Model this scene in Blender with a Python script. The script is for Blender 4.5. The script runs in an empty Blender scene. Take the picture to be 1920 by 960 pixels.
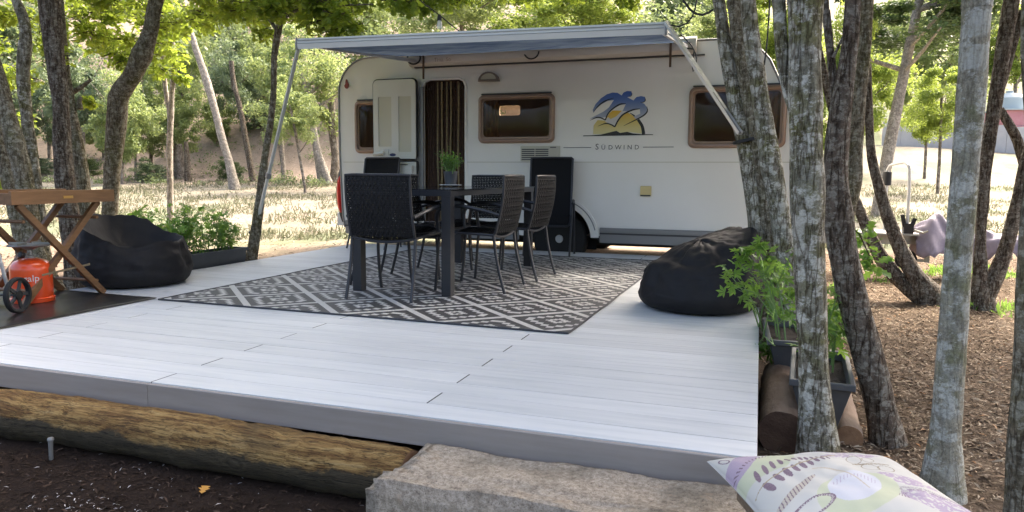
import bpy, bmesh, math, random
import numpy as np
from mathutils import Vector, Matrix, noise
from mathutils.geometry import tessellate_polygon
random.seed(7); rng = np.random.default_rng(11)
S = bpy.context.scene
C = bpy.context.collection
PI = math.pi

# ------------------------------------------------------------ camera, light
F, CX, CY, H = 1350.0, 960.0, 480.0, 0.9
def _unit(v): return v / np.linalg.norm(v)
_X = -_unit(np.array([-3000 - CX, -(303 - CY), -F]))
_Y = _unit(np.array([1425 - CX, -(334 - CY), -F])); _Y = _unit(_Y - _X * np.dot(_X, _Y))
M = np.array([_X, _Y, np.cross(_X, _Y)])
CAMP = np.array([0, 0, H])
cam_d = bpy.data.cameras.new('camera'); cam = bpy.data.objects.new('camera', cam_d); C.objects.link(cam)
cam.matrix_world = Matrix([[*M[0], 0], [*M[1], 0], [*M[2], H], [0, 0, 0, 1]])
cam_d.sensor_width = 36; cam_d.lens = F / 1920 * 36; cam_d.clip_start = .05; cam_d.clip_end = 600
S.camera = cam
SUN_EL, SUN_AZ = math.radians(48), math.radians(28)      # azimuth from +Y towards +X
w = bpy.data.worlds.new('World'); S.world = w; w.use_nodes = True
nt = w.node_tree; bg = nt.nodes['Background']; sky = nt.nodes.new('ShaderNodeTexSky')
sky.sky_type = 'NISHITA'; sky.sun_disc = False; sky.sun_elevation = SUN_EL; sky.sun_rotation = SUN_AZ
sky.dust_density = 8.0; sky.air_density = .75; sky.ozone_density = .2
nt.links.new(sky.outputs[0], bg.inputs[0]); bg.inputs[1].default_value = 0.15
sd = bpy.data.lights.new('sun', 'SUN'); sd.energy = 1.15; sd.angle = math.radians(7); sd.color = (1, .93, .82)
so = bpy.data.objects.new('sun', sd); C.objects.link(so)
sdir = Vector((math.cos(SUN_EL) * math.sin(SUN_AZ), math.cos(SUN_EL) * math.cos(SUN_AZ), math.sin(SUN_EL)))
so.rotation_euler = sdir.to_track_quat('Z', 'Y').to_euler()
S.view_settings.view_transform = 'Standard'; S.view_settings.look = 'None'
S.view_settings.exposure = 2.5; S.view_settings.gamma = 1.0
S.cycles.use_denoising = True; S.cycles.max_bounces = 7; S.cycles.transparent_max_bounces = 12
S.cycles.diffuse_bounces = 4; S.cycles.transmission_bounces = 5; S.cycles.caustics_reflective = False; S.cycles.caustics_refractive = False

# pixel of the 1920x960 photograph -> point of the place
def ray(px, py): return M @ np.array([px - CX, -(py - CY), -F])
def at(px, py, Y): r = ray(px, py); return Vector(CAMP + r * Y / r[1])
def atz(px, py, z=0.): r = ray(px, py); return Vector(CAMP + r * (z - H) / r[2])
def depth(p): return p[0] * -M[0][2] + p[1] * -M[1][2] + (p[2] - H) * -M[2][2]
def DL(x, y): return (-.322 * x + .94 * y), (.946 * x + .325 * y)

# ------------------------------------------------------------ materials
def ramp(nt, fac, stops):
    r = nt.nodes.new('ShaderNodeValToRGB'); e = r.color_ramp.elements
    while len(e) < len(stops): e.new(.5)
    for k, (p, c) in enumerate(stops): e[k].position = p; e[k].color = (*c, 1)
    nt.links.new(fac, r.inputs[0]); return r.outputs[0]
def mathn(nt, op, a, b=None, c=None):
    n = nt.nodes.new('ShaderNodeMath'); n.operation = op
    for i, v in enumerate((a, b, c)):
        if v is None: continue
        if isinstance(v, (int, float)): n.inputs[i].default_value = v
        else: nt.links.new(v, n.inputs[i])
    return n.outputs[0]
def tex_coord(nt, scale=(1, 1, 1), kind='Object'):
    t = nt.nodes.new('ShaderNodeTexCoord'); m = nt.nodes.new('ShaderNodeMapping')
    m.inputs['Scale'].default_value = scale; nt.links.new(t.outputs[kind], m.inputs[0]); return m.outputs[0]
def noise_t(nt, vec, scale, detail=5, rough=.6):
    n = nt.nodes.new('ShaderNodeTexNoise'); n.inputs['Scale'].default_value = scale
    n.inputs['Detail'].default_value = detail; n.inputs['Roughness'].default_value = rough
    nt.links.new(vec, n.inputs['Vector']); return n.outputs[0]
def mixc(nt, fac, a, b, mode='MIX'):
    m = nt.nodes.new('ShaderNodeMix'); m.data_type = 'RGBA'; m.blend_type = mode
    for s, v in ((m.inputs[0], fac), (m.inputs[6], a), (m.inputs[7], b)):
        if isinstance(v, (int, float)): s.default_value = v
        elif isinstance(v, tuple): s.default_value = (*v, 1)
        else: nt.links.new(v, s)
    return m.outputs[2]
def bump(nt, h, strength, dist, bs):
    b = nt.nodes.new('ShaderNodeBump'); b.inputs['Strength'].default_value = strength; b.inputs['Distance'].default_value = dist
    nt.links.new(h, b.inputs['Height']); nt.links.new(b.outputs[0], bs.inputs['Normal'])
def new_mat(name):
    m = bpy.data.materials.new(name); m.use_nodes = True
    return m, m.node_tree, m.node_tree.nodes['Principled BSDF']
def mat(name, col, rough=.5, col2=None, scale=8, stretch=(1, 1, 1), metal=0, bmp=0, bscale=60, coat=0, rand=0, spec=.5, detail=5):
    m, nt, bs = new_mat(name)
    bs.inputs['Roughness'].default_value = rough; bs.inputs['Metallic'].default_value = metal
    bs.inputs['Coat Weight'].default_value = coat; bs.inputs['Specular IOR Level'].default_value = spec
    c = None
    if col2 or bmp: v = tex_coord(nt, stretch)
    if col2: c = ramp(nt, noise_t(nt, v, scale, detail), [(.3, col), (.7, col2)])
    if rand:
        oi = nt.nodes.new('ShaderNodeObjectInfo')
        k = mathn(nt, 'MULTIPLY_ADD', oi.outputs['Random'], rand * 2, 1 - rand)
        cc = nt.nodes.new('ShaderNodeCombineColor')
        for i in range(3): nt.links.new(k, cc.inputs[i])
        c = mixc(nt, 1., c if c else col, cc.outputs[0], 'MULTIPLY')
    if c: nt.links.new(c, bs.inputs['Base Color'])
    else: bs.inputs['Base Color'].default_value = (*col, 1)
    if bmp: bump(nt, noise_t(nt, v, bscale), bmp, .01, bs)
    return m
def leaf_mat(name, dark, light, trans, tw=.5, rough=.45):
    m, nt, bs = new_mat(name)
    g = nt.nodes.new('ShaderNodeNewGeometry')
    c = ramp(nt, g.outputs['Random Per Island'], [(0, dark), (1, light)])
    t = ramp(nt, g.outputs['Random Per Island'], [(0, tuple(x * .7 for x in trans)), (1, trans)])
    nt.links.new(c, bs.inputs['Base Color']); bs.inputs['Roughness'].default_value = rough
    bs.inputs['Specular IOR Level'].default_value = .35
    tr = nt.nodes.new('ShaderNodeBsdfTranslucent'); nt.links.new(t, tr.inputs[0])
    mx = nt.nodes.new('ShaderNodeMixShader'); mx.inputs[0].default_value = tw
    nt.links.new(bs.outputs[0], mx.inputs[1]); nt.links.new(tr.outputs[0], mx.inputs[2])
    nt.links.new(mx.outputs[0], nt.nodes['Material Output'].inputs[0]); return m
def bark_mat(name, c1, c2, lichen, moss=None, lsize=9, lamount=.42, fiss=1.0, lich2=.5):
    m, nt, bs = new_mat(name)
    v = tex_coord(nt, (1, 1, .3)); v2 = tex_coord(nt)
    vf = tex_coord(nt, (1, 1, .16))
    rid = mathn(nt, 'ABSOLUTE', mathn(nt, 'SUBTRACT', noise_t(nt, vf, 26, 4, .55), .5))
    fz = ramp(nt, rid, [(0, (0, 0, 0)), (.05, (1, 1, 1))])
    n1 = noise_t(nt, v, 45, 8, .7); n3 = noise_t(nt, v2, 7, 6, .65); nf = noise_t(nt, v2, 130, 4, .7)
    base = ramp(nt, n1, [(.32, c1), (.68, c2)])
    if moss:
        base = mixc(nt, ramp(nt, noise_t(nt, v2, 4.3, 5), [(.47, (0, 0, 0)), (.66, (.8,) * 3)]), base, moss)
    # grey lichen mottle
    mot = mathn(nt, 'MULTIPLY', ramp(nt, n3, [(.5, (0, 0, 0)), (.62, (lich2,) * 3)]), ramp(nt, nf, [(.4, (.3,) * 3), (.6, (1,) * 3)]))
    base = mixc(nt, mot, base, tuple(x * .62 for x in lichen))
    irr = noise_t(nt, tex_coord(nt, (1, 1, 1.5)), lsize * 1.15, 10, .72)
    base = mixc(nt, ramp(nt, irr, [(.50, (0, 0, 0)), (.55, (min(1, lich2 * 1.05),) * 3)]), base, lichen)
    hf = ramp(nt, noise_t(nt, v2, 85, 6, .8), [(.35, (.6,) * 3), (.6, (1.25,) * 3)]); base = mixc(nt, 1., base, hf, 'MULTIPLY')
    # crisp round lichen discs
    d = nt.nodes.new('ShaderNodeVectorMath'); d.operation = 'ADD'
    n4 = nt.nodes.new('ShaderNodeTexNoise'); n4.inputs['Scale'].default_value = 30; nt.links.new(v2, n4.inputs['Vector'])
    s4 = nt.nodes.new('ShaderNodeVectorMath'); s4.operation = 'SCALE'; s4.inputs['Scale'].default_value = .035
    nt.links.new(n4.outputs['Color'], s4.inputs[0]); nt.links.new(v2, d.inputs[0]); nt.links.new(s4.outputs[0], d.inputs[1])
    lv = nt.nodes.new('ShaderNodeTexVoronoi'); lv.inputs['Scale'].default_value = lsize; lv.inputs['Randomness'].default_value = 1
    nt.links.new(d.outputs[0], lv.inputs['Vector'])
    lf = ramp(nt, lv.outputs['Distance'], [(lamount * .62, (1, 1, 1)), (lamount * .74, (0, 0, 0))])
    sel = ramp(nt, lv.outputs['Color'], [(.60, (0, 0, 0)), (.64, (.8,) * 3)])
    lf = mathn(nt, 'MULTIPLY', mathn(nt, 'MULTIPLY', lf, sel), ramp(nt, nf, [(.35, (.35,) * 3), (.55, (1,) * 3)]))
    base = mixc(nt, lf, base, lichen)
    dk = mixc(nt, fiss, (1., 1., 1.), fz)
    base = mixc(nt, 1., base, mixc(nt, dk, (.3, .25, .2), (1., 1., 1.)), 'MULTIPLY')
    nt.links.new(base, bs.inputs['Base Color']); bs.inputs['Roughness'].default_value = .9
    bs.inputs['Specular IOR Level'].default_value = .2
    hh = mathn(nt, 'ADD', mathn(nt, 'MULTIPLY', fz, .8 * fiss), n1)
    bump(nt, mathn(nt, 'ADD', hh, mathn(nt, 'MULTIPLY', nf, .4)), .8, .012, bs)
    return m

MT = {}
def deck_material():
    m, nt, bs = new_mat('grey_composite')
    v = tex_coord(nt, (1.1, 16, 1)); oi = nt.nodes.new('ShaderNodeObjectInfo')
    ad = nt.nodes.new('ShaderNodeVectorMath'); ad.operation = 'ADD'
    cc = nt.nodes.new('ShaderNodeCombineXYZ'); nt.links.new(mathn(nt, 'MULTIPLY', oi.outputs['Random'], 90), cc.inputs[0])
    nt.links.new(v, ad.inputs[0]); nt.links.new(cc.outputs[0], ad.inputs[1])
    a = noise_t(nt, ad.outputs[0], 1.6, 6, .6)
    c = ramp(nt, a, [(.28, (.50, .515, .52)), (.5, (.585, .595, .595)), (.74, (.65, .65, .64))])
    k = mathn(nt, 'MULTIPLY_ADD', oi.outputs['Random'], .14, .92)
    k3 = nt.nodes.new('ShaderNodeCombineColor'); [nt.links.new(k, k3.inputs[i]) for i in range(3)]
    c = mixc(nt, 1., c, k3.outputs[0], 'MULTIPLY')
    d = noise_t(nt, tex_coord(nt, (.5, .5, .5), 'Object'), 5, 4, .5)
    nt.links.new(c, bs.inputs['Base Color'])
    nt.links.new(mathn(nt, 'MULTIPLY_ADD', d, .3, .36), bs.inputs['Roughness'])
    g = noise_t(nt, tex_coord(nt, (3, 160, 1)), 1.5, 3); bump(nt, g, .35, .002, bs)
    return m
MT['deck'] = deck_material()
MT['fascia'] = mat('fascia_grey', (.27, .235, .205), .55, (.315, .28, .25), 3, (1, 10, 10), bmp=.1, bscale=90)
MT['joist'] = mat('dark_joist', (.02, .018, .016), .9)
MT['black_metal'] = mat('anthracite_metal', (.021, .022, .026), .38, metal=0, bmp=.05, bscale=300)
MT['black_glass'] = mat('black_glass', (.022, .023, .026), .09, spec=.6)
MT['weave'] = mat('black_weave', (.008, .008, .009), .55, (.014, .014, .015), 40, spec=.18)
MT['textilene'] = mat('black_textilene', (.007, .0072, .008), .7, bmp=.3, bscale=400, spec=.2)
MT['bag'] = mat('black_fabric', (.0085, .008, .009), .7, (.0155, .0145, .0155), 6, bmp=.9, bscale=5, spec=.3)
MT['white_gel'] = mat('caravan_white', (.80, .78, .72), .28, (.76, .74, .67), 1.2, coat=.35)
MT['case_cream'] = mat('case_cream', (.60, .555, .48), .45)
MT['door_in'] = mat('door_cream', (.66, .655, .58), .45)
MT['door_in2'] = mat('door_panel_cream', (.56, .54, .42), .5)
MT['rubber'] = mat('black_rubber', (.012, .012, .012), .6)
MT['trim_grey'] = mat('trim_grey', (.24, .235, .225), .4, metal=.3)
MT['trim_dark'] = mat('trim_dark', (.045, .045, .045), .5)
MT['brown_frame'] = mat('brown_window_frame', (.33, .215, .145), .38, (.28, .18, .12), 3, coat=.3)
MT['interior'] = mat('caravan_inside', (.36, .26, .17), .7, (.26, .18, .11), 3)
MT['red'] = mat('red_lens', (.62, .015, .012), .18, coat=.6)
MT['amber'] = mat('dim_red_lens', (.24, .05, .03), .3)
MT['alu'] = mat('aluminium', (.62, .63, .62), .38, metal=.65)
MT['pole'] = mat('pole_cream_grey', (.52, .53, .49), .4, metal=.2)
MT['rail'] = mat('awning_rail_white', (.72, .71, .66), .4)
MT['white'] = mat('white_paint', (.62, .62, .60), .35)
MT['galv'] = mat('galvanised', (.42, .42, .40), .45, (.3, .3, .28), 12, metal=.7)
MT['tyre'] = mat('tyre_black', (.012, .012, .012), .8)
MT['rim'] = mat('wheel_rim', (.09, .09, .09), .4, metal=.6)
MT['cream_box'] = mat('cream_plastic', (.62, .5, .22), .5)
MT['vent'] = mat('vent_cream', (.55, .53, .42), .5)
MT['ink'] = mat('print_black', (.012, .014, .012), .4)
MT['orange'] = mat('orange_enamel', (.78, .085, .012), .28, (.66, .06, .01), 7, coat=.4)
MT['teak'] = mat('teak_wood', (.25, .13, .055), .5, (.16, .078, .03), 3.5, (12, 1.5, 12), bmp=.2, bscale=30)
MT['brass'] = mat('brass', (.7, .45, .15), .3, metal=.9)
MT['mat'] = mat('black_mat', (.015, .014, .014), .33, (.025, .022, .021), 5, bmp=.35, bscale=4)
MT['pot'] = mat('anthracite_pot', (.045, .05, .058), .42, (.06, .066, .074), 9)
MT['pot2'] = mat('grey_pot', (.075, .078, .083), .45, (.10, .103, .108), 9, bmp=.1)
MT['soil'] = mat('potting_soil', (.02, .013, .009), .95, (.04, .026, .018), 30, bmp=1, bscale=60)
MT['china'] = mat('white_china', (.75, .75, .73), .2)
MT['cable'] = mat('black_cable', (.01, .01, .01), .5)
MT['stem'] = mat('green_stem', (.13, .22, .06), .6)
MT['twig'] = mat('twig_brown', (.06, .042, .028), .9)
MT['strip_dark'] = mat('curtain_dark', (.04, .02, .012), .9, (.075, .042, .025), 25, bmp=.8, bscale=120)
MT['strip_beige'] = mat('curtain_beige', (.33, .26, .14), .9, (.19, .14, .075), 30, bmp=.8, bscale=120)
MT['leaf_oak'] = leaf_mat('oak_leaf', (.06, .11, .014), (.12, .19, .03), (.48, .60, .07), .57)
MT['leaf_geranium'] = leaf_mat('geranium_leaf', (.06, .15, .025), (.14, .28, .05), (.34, .56, .09), .4)
MT['leaf_canopy'] = leaf_mat('canopy_leaf', (.04, .08, .012), (.09, .14, .02), (.36, .46, .05), .45)
MT['leaf_pale'] = leaf_mat('pale_leaf', (.15, .21, .085), (.29, .35, .15), (.50, .58, .20), .42)  # distant foliage paled in its base colour in place of haze
MT['leaf_grey'] = leaf_mat('grey_green_leaf', (.11, .155, .09), (.2, .255, .15), (.28, .36, .16), .35)
MT['leaf_yellow'] = leaf_mat('yellow_green_leaf', (.10, .16, .03), (.22, .29, .06), (.46, .56, .10), .45)
MT['leaf_pine'] = leaf_mat('pine_leaf', (.045, .085, .03), (.09, .14, .05), (.2, .28, .08), .3)
MT['bark_oak'] = bark_mat('oak_bark', (.085, .068, .044), (.245, .205, .14), (0.370, 0.347, 0.269), (.12, .112, .045), 19, .40, .8, .6)
MT['bark_dark'] = bark_mat('dark_bark', (.058, .044, .032), (.175, .135, .10), (0.336, 0.314, 0.258), None, 22, .38, 1.0, .5)
MT['bark_pale'] = bark_mat('lichen_bark', (.110, .098, .066), (.315, .29, .21), (0.504, 0.482, 0.403), (.17, .16, .05), 11, .5, .9, .9)
MT['bark_smooth'] = bark_mat('pale_smooth_bark', (0.193, 0.171, 0.119), (0.416, 0.386, 0.297), (0.493, 0.482, 0.414), (.16, .17, .07), 8, .5, .35, 1.)
MT['bark_birch'] = bark_mat('pinkish_bark', (.14, .12, .10), (.40, .36, .31), (.6, .54, .46), None, 9, .3, .45, .4)
MT['bark_far'] = bark_mat('far_bark', (.09, .075, .06), (.27, .23, .185), (.5, .46, .4), None, 4, .35, .9, .4)

def bottle_text_mat(): return MT['white']
def stone_material():
    m, nt, bs = new_mat('weathered_granite')
    v = tex_coord(nt)
    a = noise_t(nt, v, 60, 9, .78); b = noise_t(nt, v, 190, 4, .7); c = noise_t(nt, v, 6, 5, .6); e = noise_t(nt, v, 14, 5, .6)
    col = ramp(nt, a, [(.3, (.16, .12, .085)), (.5, (.50, .41, .31)), (.7, (.74, .63, .50))])
    col = mixc(nt, ramp(nt, b, [(.56, (0, 0, 0)), (.66, (.8,) * 3)]), col, (.10, .085, .07))
    col = mixc(nt, ramp(nt, c, [(.50, (0, 0, 0)), (.68, (.6,) * 3)]), col, (.15, .13, .095))
    col = mixc(nt, ramp(nt, e, [(.60, (0, 0, 0)), (.7, (.5,) * 3)]), col, (.50, .36, .24))
    nt.links.new(col, bs.inputs['Base Color']); bs.inputs['Roughness'].default_value = .95; bs.inputs['Specular IOR Level'].default_value = .15
    bump(nt, mathn(nt, 'ADD', a, mathn(nt, 'MULTIPLY', b, .6)), .9, .012, bs); return m
MT['stone'] = stone_material()
def log_material():
    m, nt, bs = new_mat('peeled_log')
    v = tex_coord(nt, (1, 9, 9)); v2 = tex_coord(nt, (1, 2, 2)); v3 = tex_coord(nt)
    ds = nt.nodes.new('ShaderNodeTexNoise'); ds.inputs['Scale'].default_value = 3.2; ds.inputs['Detail'].default_value = 3; nt.links.new(v3, ds.inputs['Vector'])
    sc = nt.nodes.new('ShaderNodeVectorMath'); sc.operation = 'SCALE'; sc.inputs['Scale'].default_value = .5; nt.links.new(ds.outputs['Color'], sc.inputs[0])
    ad = nt.nodes.new('ShaderNodeVectorMath'); nt.links.new(v, ad.inputs[0]); nt.links.new(sc.outputs[0], ad.inputs[1])
    kn = nt.nodes.new('ShaderNodeTexVoronoi'); kn.inputs['Scale'].default_value = 2.1; nt.links.new(tex_coord(nt, (1, 1.6, 1.6)), kn.inputs['Vector'])
    near = ramp(nt, kn.outputs['Distance'], [(.06, (.9,) * 3), (.20, (0, 0, 0))])
    ringw = mathn(nt, 'MULTIPLY_ADD', mathn(nt, 'SINE', mathn(nt, 'MULTIPLY', mathn(nt, 'ADD', kn.outputs['Distance'], mathn(nt, 'MULTIPLY', noise_t(nt, v3, 9), .12)), 120)), .22, .5)
    a = noise_t(nt, ad.outputs[0], 3.2, 10, .72); f = noise_t(nt, ad.outputs[0], 12, 6, .75)
    a = mathn(nt, 'ADD', mathn(nt, 'MULTIPLY', a, mathn(nt, 'SUBTRACT', 1, near)), mathn(nt, 'MULTIPLY', ringw, near))
    col = ramp(nt, a, [(.30, (.055, .026, .010)), (.43, (.22, .115, .038)), (.55, (.44, .27, .095)), (.70, (.60, .42, .19))])
    col = mixc(nt, ramp(nt, f, [(.38, (.8,) * 3), (.5, (0, 0, 0))]), col, (.06, .033, .015))
    pt_ = noise_t(nt, v2, 3.0, 4, .6); col = mixc(nt, ramp(nt, pt_, [(.52, (0, 0, 0)), (.66, (.7,) * 3)]), col, (.13, .085, .04))
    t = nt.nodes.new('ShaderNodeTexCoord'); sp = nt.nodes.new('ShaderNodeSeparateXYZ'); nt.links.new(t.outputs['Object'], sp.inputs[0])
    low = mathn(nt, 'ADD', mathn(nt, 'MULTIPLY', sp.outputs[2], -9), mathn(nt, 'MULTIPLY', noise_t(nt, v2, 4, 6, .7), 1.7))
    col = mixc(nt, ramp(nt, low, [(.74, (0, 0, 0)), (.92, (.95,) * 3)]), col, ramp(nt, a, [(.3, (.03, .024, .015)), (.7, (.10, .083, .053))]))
    ck = noise_t(nt, tex_coord(nt, (.7, 22, 22)), 3.0, 3, .5); col = mixc(nt, 1., col, ramp(nt, mathn(nt, 'ABSOLUTE', mathn(nt, 'SUBTRACT', ck, .5)), [(0, (.22,) * 3), (.018, (1,) * 3)]), 'MULTIPLY')
    nt.links.new(col, bs.inputs['Base Color']); bs.inputs['Roughness'].default_value = .8; bs.inputs['Specular IOR Level'].default_value = .25
    bump(nt, mathn(nt, 'ADD', a, f), .9, .02, bs); return m
MT['log'] = log_material()
MT['cut_wood'] = mat('cut_wood', (.20, .10, .05), .8, (.36, .22, .12), 12, bmp=.5, bscale=50)
MT['log_bark'] = mat('stripped_bark', (.34, .25, .18), .85, (.15, .09, .055), 7, (1, .3, 1), bmp=.8, bscale=30)
MT['bench_wood'] = mat('bench_wood', (.19, .13, .08), .75, (.30, .22, .14), 6, (2, 14, 14), bmp=.4, bscale=30)

def rug_material():
    m, nt, bs = new_mat('rug_print')
    t = nt.nodes.new('ShaderNodeTexCoord'); sp = nt.nodes.new('ShaderNodeSeparateXYZ'); nt.links.new(t.outputs['Object'], sp.inputs[0])
    x0, y0 = mathn(nt, 'SUBTRACT', sp.outputs[0], .09), sp.outputs[1]
    W, L = .70, .655                                     # diamond width and length
    def lat(x, y):
        a = mathn(nt, 'ADD', mathn(nt, 'DIVIDE', x, W), mathn(nt, 'DIVIDE', y, L))
        b = mathn(nt, 'SUBTRACT', mathn(nt, 'DIVIDE', x, W), mathn(nt, 'DIVIDE', y, L))
        f = lambda q: mathn(nt, 'MULTIPLY', mathn(nt, 'ABSOLUTE', mathn(nt, 'SUBTRACT', mathn(nt, 'FRACT', mathn(nt, 'ADD', q, 20)), .5)), 2)
        return mathn(nt, 'MAXIMUM', f(a), f(b))         # 0 at a diamond's centre, 1 on its border
    q = lambda v, s: mathn(nt, 'MULTIPLY', mathn(nt, 'ROUND', mathn(nt, 'DIVIDE', v, s)), s)
    D = lat(x0, y0); DQ = lat(q(x0, .0467), q(y0, .0437)); DS = lat(q(x0, .0233), q(y0, .0218))
    def band(v, lo, hi):
        return mathn(nt, 'MULTIPLY', mathn(nt, 'GREATER_THAN', v, lo), mathn(nt, 'LESS_THAN', v, hi))
    light = mathn(nt, 'MAXIMUM', mathn(nt, 'GREATER_THAN', D, .905), band(DQ, .50, .72))
    light = mathn(nt, 'MAXIMUM', light, band(DS, .11, .22))
    light = mathn(nt, 'MINIMUM', light, 1)
    v = tex_coord(nt, (1, 1, 1)); fn = noise_t(nt, v, 120, 4)
    dark = ramp(nt, fn, [(.3, (.036, .035, .037)), (.7, (.066, .064, .066))])
    lt = ramp(nt, fn, [(.3, (.42, .41, .38)), (.7, (.57, .56, .53))])
    nt.links.new(mixc(nt, light, dark, lt), bs.inputs['Base Color'])
    bs.inputs['Roughness'].default_value = .6
    wv = noise_t(nt, tex_coord(nt, (60, 350, 1)), 1, 2); bump(nt, wv, .4, .003, bs); return m
MT['rug'] = rug_material(); MT['rug_edge'] = mat('rug_binding', (.035, .037, .042), .6)

def fabric_awning():
    m, nt, bs = new_mat('awning_fabric')
    nt.nodes.remove(bs); out = nt.nodes['Material Output']
    v = tex_coord(nt, (1, 2.4, 1)); n = noise_t(nt, v, 2.2, 4)
    c = ramp(nt, n, [(.3, (.08, .12, .22)), (.7, (.22, .28, .38))])
    d = nt.nodes.new('ShaderNodeBsdfDiffuse'); tr = nt.nodes.new('ShaderNodeBsdfTranslucent')
    nt.links.new(c, d.inputs[0]); nt.links.new(c, tr.inputs[0])
    mx = nt.nodes.new('ShaderNodeMixShader'); mx.inputs[0].default_value = .3
    nt.links.new(d.outputs[0], mx.inputs[1]); nt.links.new(tr.outputs[0], mx.inputs[2]); nt.links.new(mx.outputs[0], out.inputs[0]); return m
MT['awning'] = fabric_awning()
def pane_mat():
    m, nt, bs = new_mat('smoked_acrylic'); out = nt.nodes['Material Output']
    bs.inputs['Base Color'].default_value = (.05, .03, .018, 1); bs.inputs['Roughness'].default_value = .07; bs.inputs['Specular IOR Level'].default_value = .65
    tr = nt.nodes.new('ShaderNodeBsdfTransparent'); tr.inputs[0].default_value = (.80, .60, .42, 1)
    mx = nt.nodes.new('ShaderNodeMixShader'); mx.inputs[0].default_value = .62
    nt.links.new(bs.outputs[0], mx.inputs[1]); nt.links.new(tr.outputs[0], mx.inputs[2]); nt.links.new(mx.outputs[0], out.inputs[0]); return m
MT['pane'] = pane_mat()
def bulb_mat():
    m, nt, bs = new_mat('bulb_glass'); out = nt.nodes['Material Output']
    bs.inputs['Base Color'].default_value = (.9, .9, .88, 1); bs.inputs['Roughness'].default_value = .05
    tr = nt.nodes.new('ShaderNodeBsdfTransparent'); tr.inputs[0].default_value = (.9, .9, .9, 1)
    mx = nt.nodes.new('ShaderNodeMixShader'); mx.inputs[0].default_value = .55
    nt.links.new(bs.outputs[0], mx.inputs[1]); nt.links.new(tr.outputs[0], mx.inputs[2]); nt.links.new(mx.outputs[0], out.inputs[0]); return m
MT['bulb'] = bulb_mat()
def grad_z(name, z0, z1, stops, rough=.45):
    m, nt, bs = new_mat(name)
    t = nt.nodes.new('ShaderNodeTexCoord'); sp = nt.nodes.new('ShaderNodeSeparateXYZ'); nt.links.new(t.outputs['Object'], sp.inputs[0])
    k = mathn(nt, 'DIVIDE', mathn(nt, 'SUBTRACT', sp.outputs[2], z0), z1 - z0)
    nt.links.new(ramp(nt, k, stops), bs.inputs['Base Color']); bs.inputs['Roughness'].default_value = rough; return m
def ground_mat():
    m, nt, bs = new_mat('ground_cover')
    a = nt.nodes.new('ShaderNodeAttribute'); a.attribute_name = 'col'
    v = tex_coord(nt)
    n = noise_t(nt, v, 9, 9, .75); n2 = noise_t(nt, v, 70, 6, .7); n3 = noise_t(nt, v, 1.1, 5, .6)
    k = mathn(nt, 'ADD', mathn(nt, 'ADD', mathn(nt, 'MULTIPLY', n, .9), mathn(nt, 'MULTIPLY', n2, 1.0)), mathn(nt, 'MULTIPLY', n3, .5))
    k = mathn(nt, 'MULTIPLY_ADD', k, 1.5, -.75)
    k = mathn(nt, 'MAXIMUM', k, .3)
    k3 = nt.nodes.new('ShaderNodeCombineColor'); [nt.links.new(k, k3.inputs[i]) for i in range(3)]
    nt.links.new(mixc(nt, 1., a.outputs['Color'], k3.outputs[0], 'MULTIPLY'), bs.inputs['Base Color'])
    bs.inputs['Roughness'].default_value = 1; bs.inputs['Specular IOR Level'].default_value = .1
    bump(nt, mathn(nt, 'ADD', n, mathn(nt, 'MULTIPLY', n2, .5)), .9, .03, bs); return m
MT['ground'] = ground_mat()
def island_mat(name, stops, rough=.8):
    m, nt, bs = new_mat(name); g = nt.nodes.new('ShaderNodeNewGeometry')
    nt.links.new(ramp(nt, g.outputs['Random Per Island'], stops), bs.inputs['Base Color']); bs.inputs['Roughness'].default_value = rough; bs.inputs['Specular IOR Level'].default_value = .08; return m
MT['litter'] = island_mat('dry_leaf_litter', [(0, (.05, .033, .022)), (.4, (.15, .105, .068)), (.7, (.27, .20, .135)), (.96, (.44, .36, .255)), (1, (.38, .17, .06))])
MT['flakes'] = island_mat('pale_flakes', [(0, (.12, .09, .07)), (.5, (.38, .34, .31)), (1, (.74, .71, .70))])
MT['grass'] = leaf_mat('dry_grass', (.10, .11, .055), (.25, .235, .155), (.20, .21, .11), .3, .7)
MT['yellow_leaf'] = mat('yellow_leaf', (.45, .48, .06), .6); MT['orange_leaf'] = mat('orange_leaf', (.55, .27, .05), .6)
MT['tarp'] = mat('lilac_tarp', (.20, .17, .22), .6, (.27, .23, .29), 5, bmp=.5, bscale=9)
MT['wall_grey'] = mat('weathered_wall', (.42, .41, .42), .9, (.52, .51, .51), 1.2, bmp=.3, bscale=8)
MT['red_paint'] = mat('faded_red_paint', (.42, .17, .19), .7, (.48, .24, .25), 2); MT['tank'] = mat('tank_bluegrey', (.36, .42, .43), .5)
MT['leaf_hill'] = leaf_mat('hill_leaf', (.10, .14, .07), (.25, .30, .14), (.32, .4, .14), .35)

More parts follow.
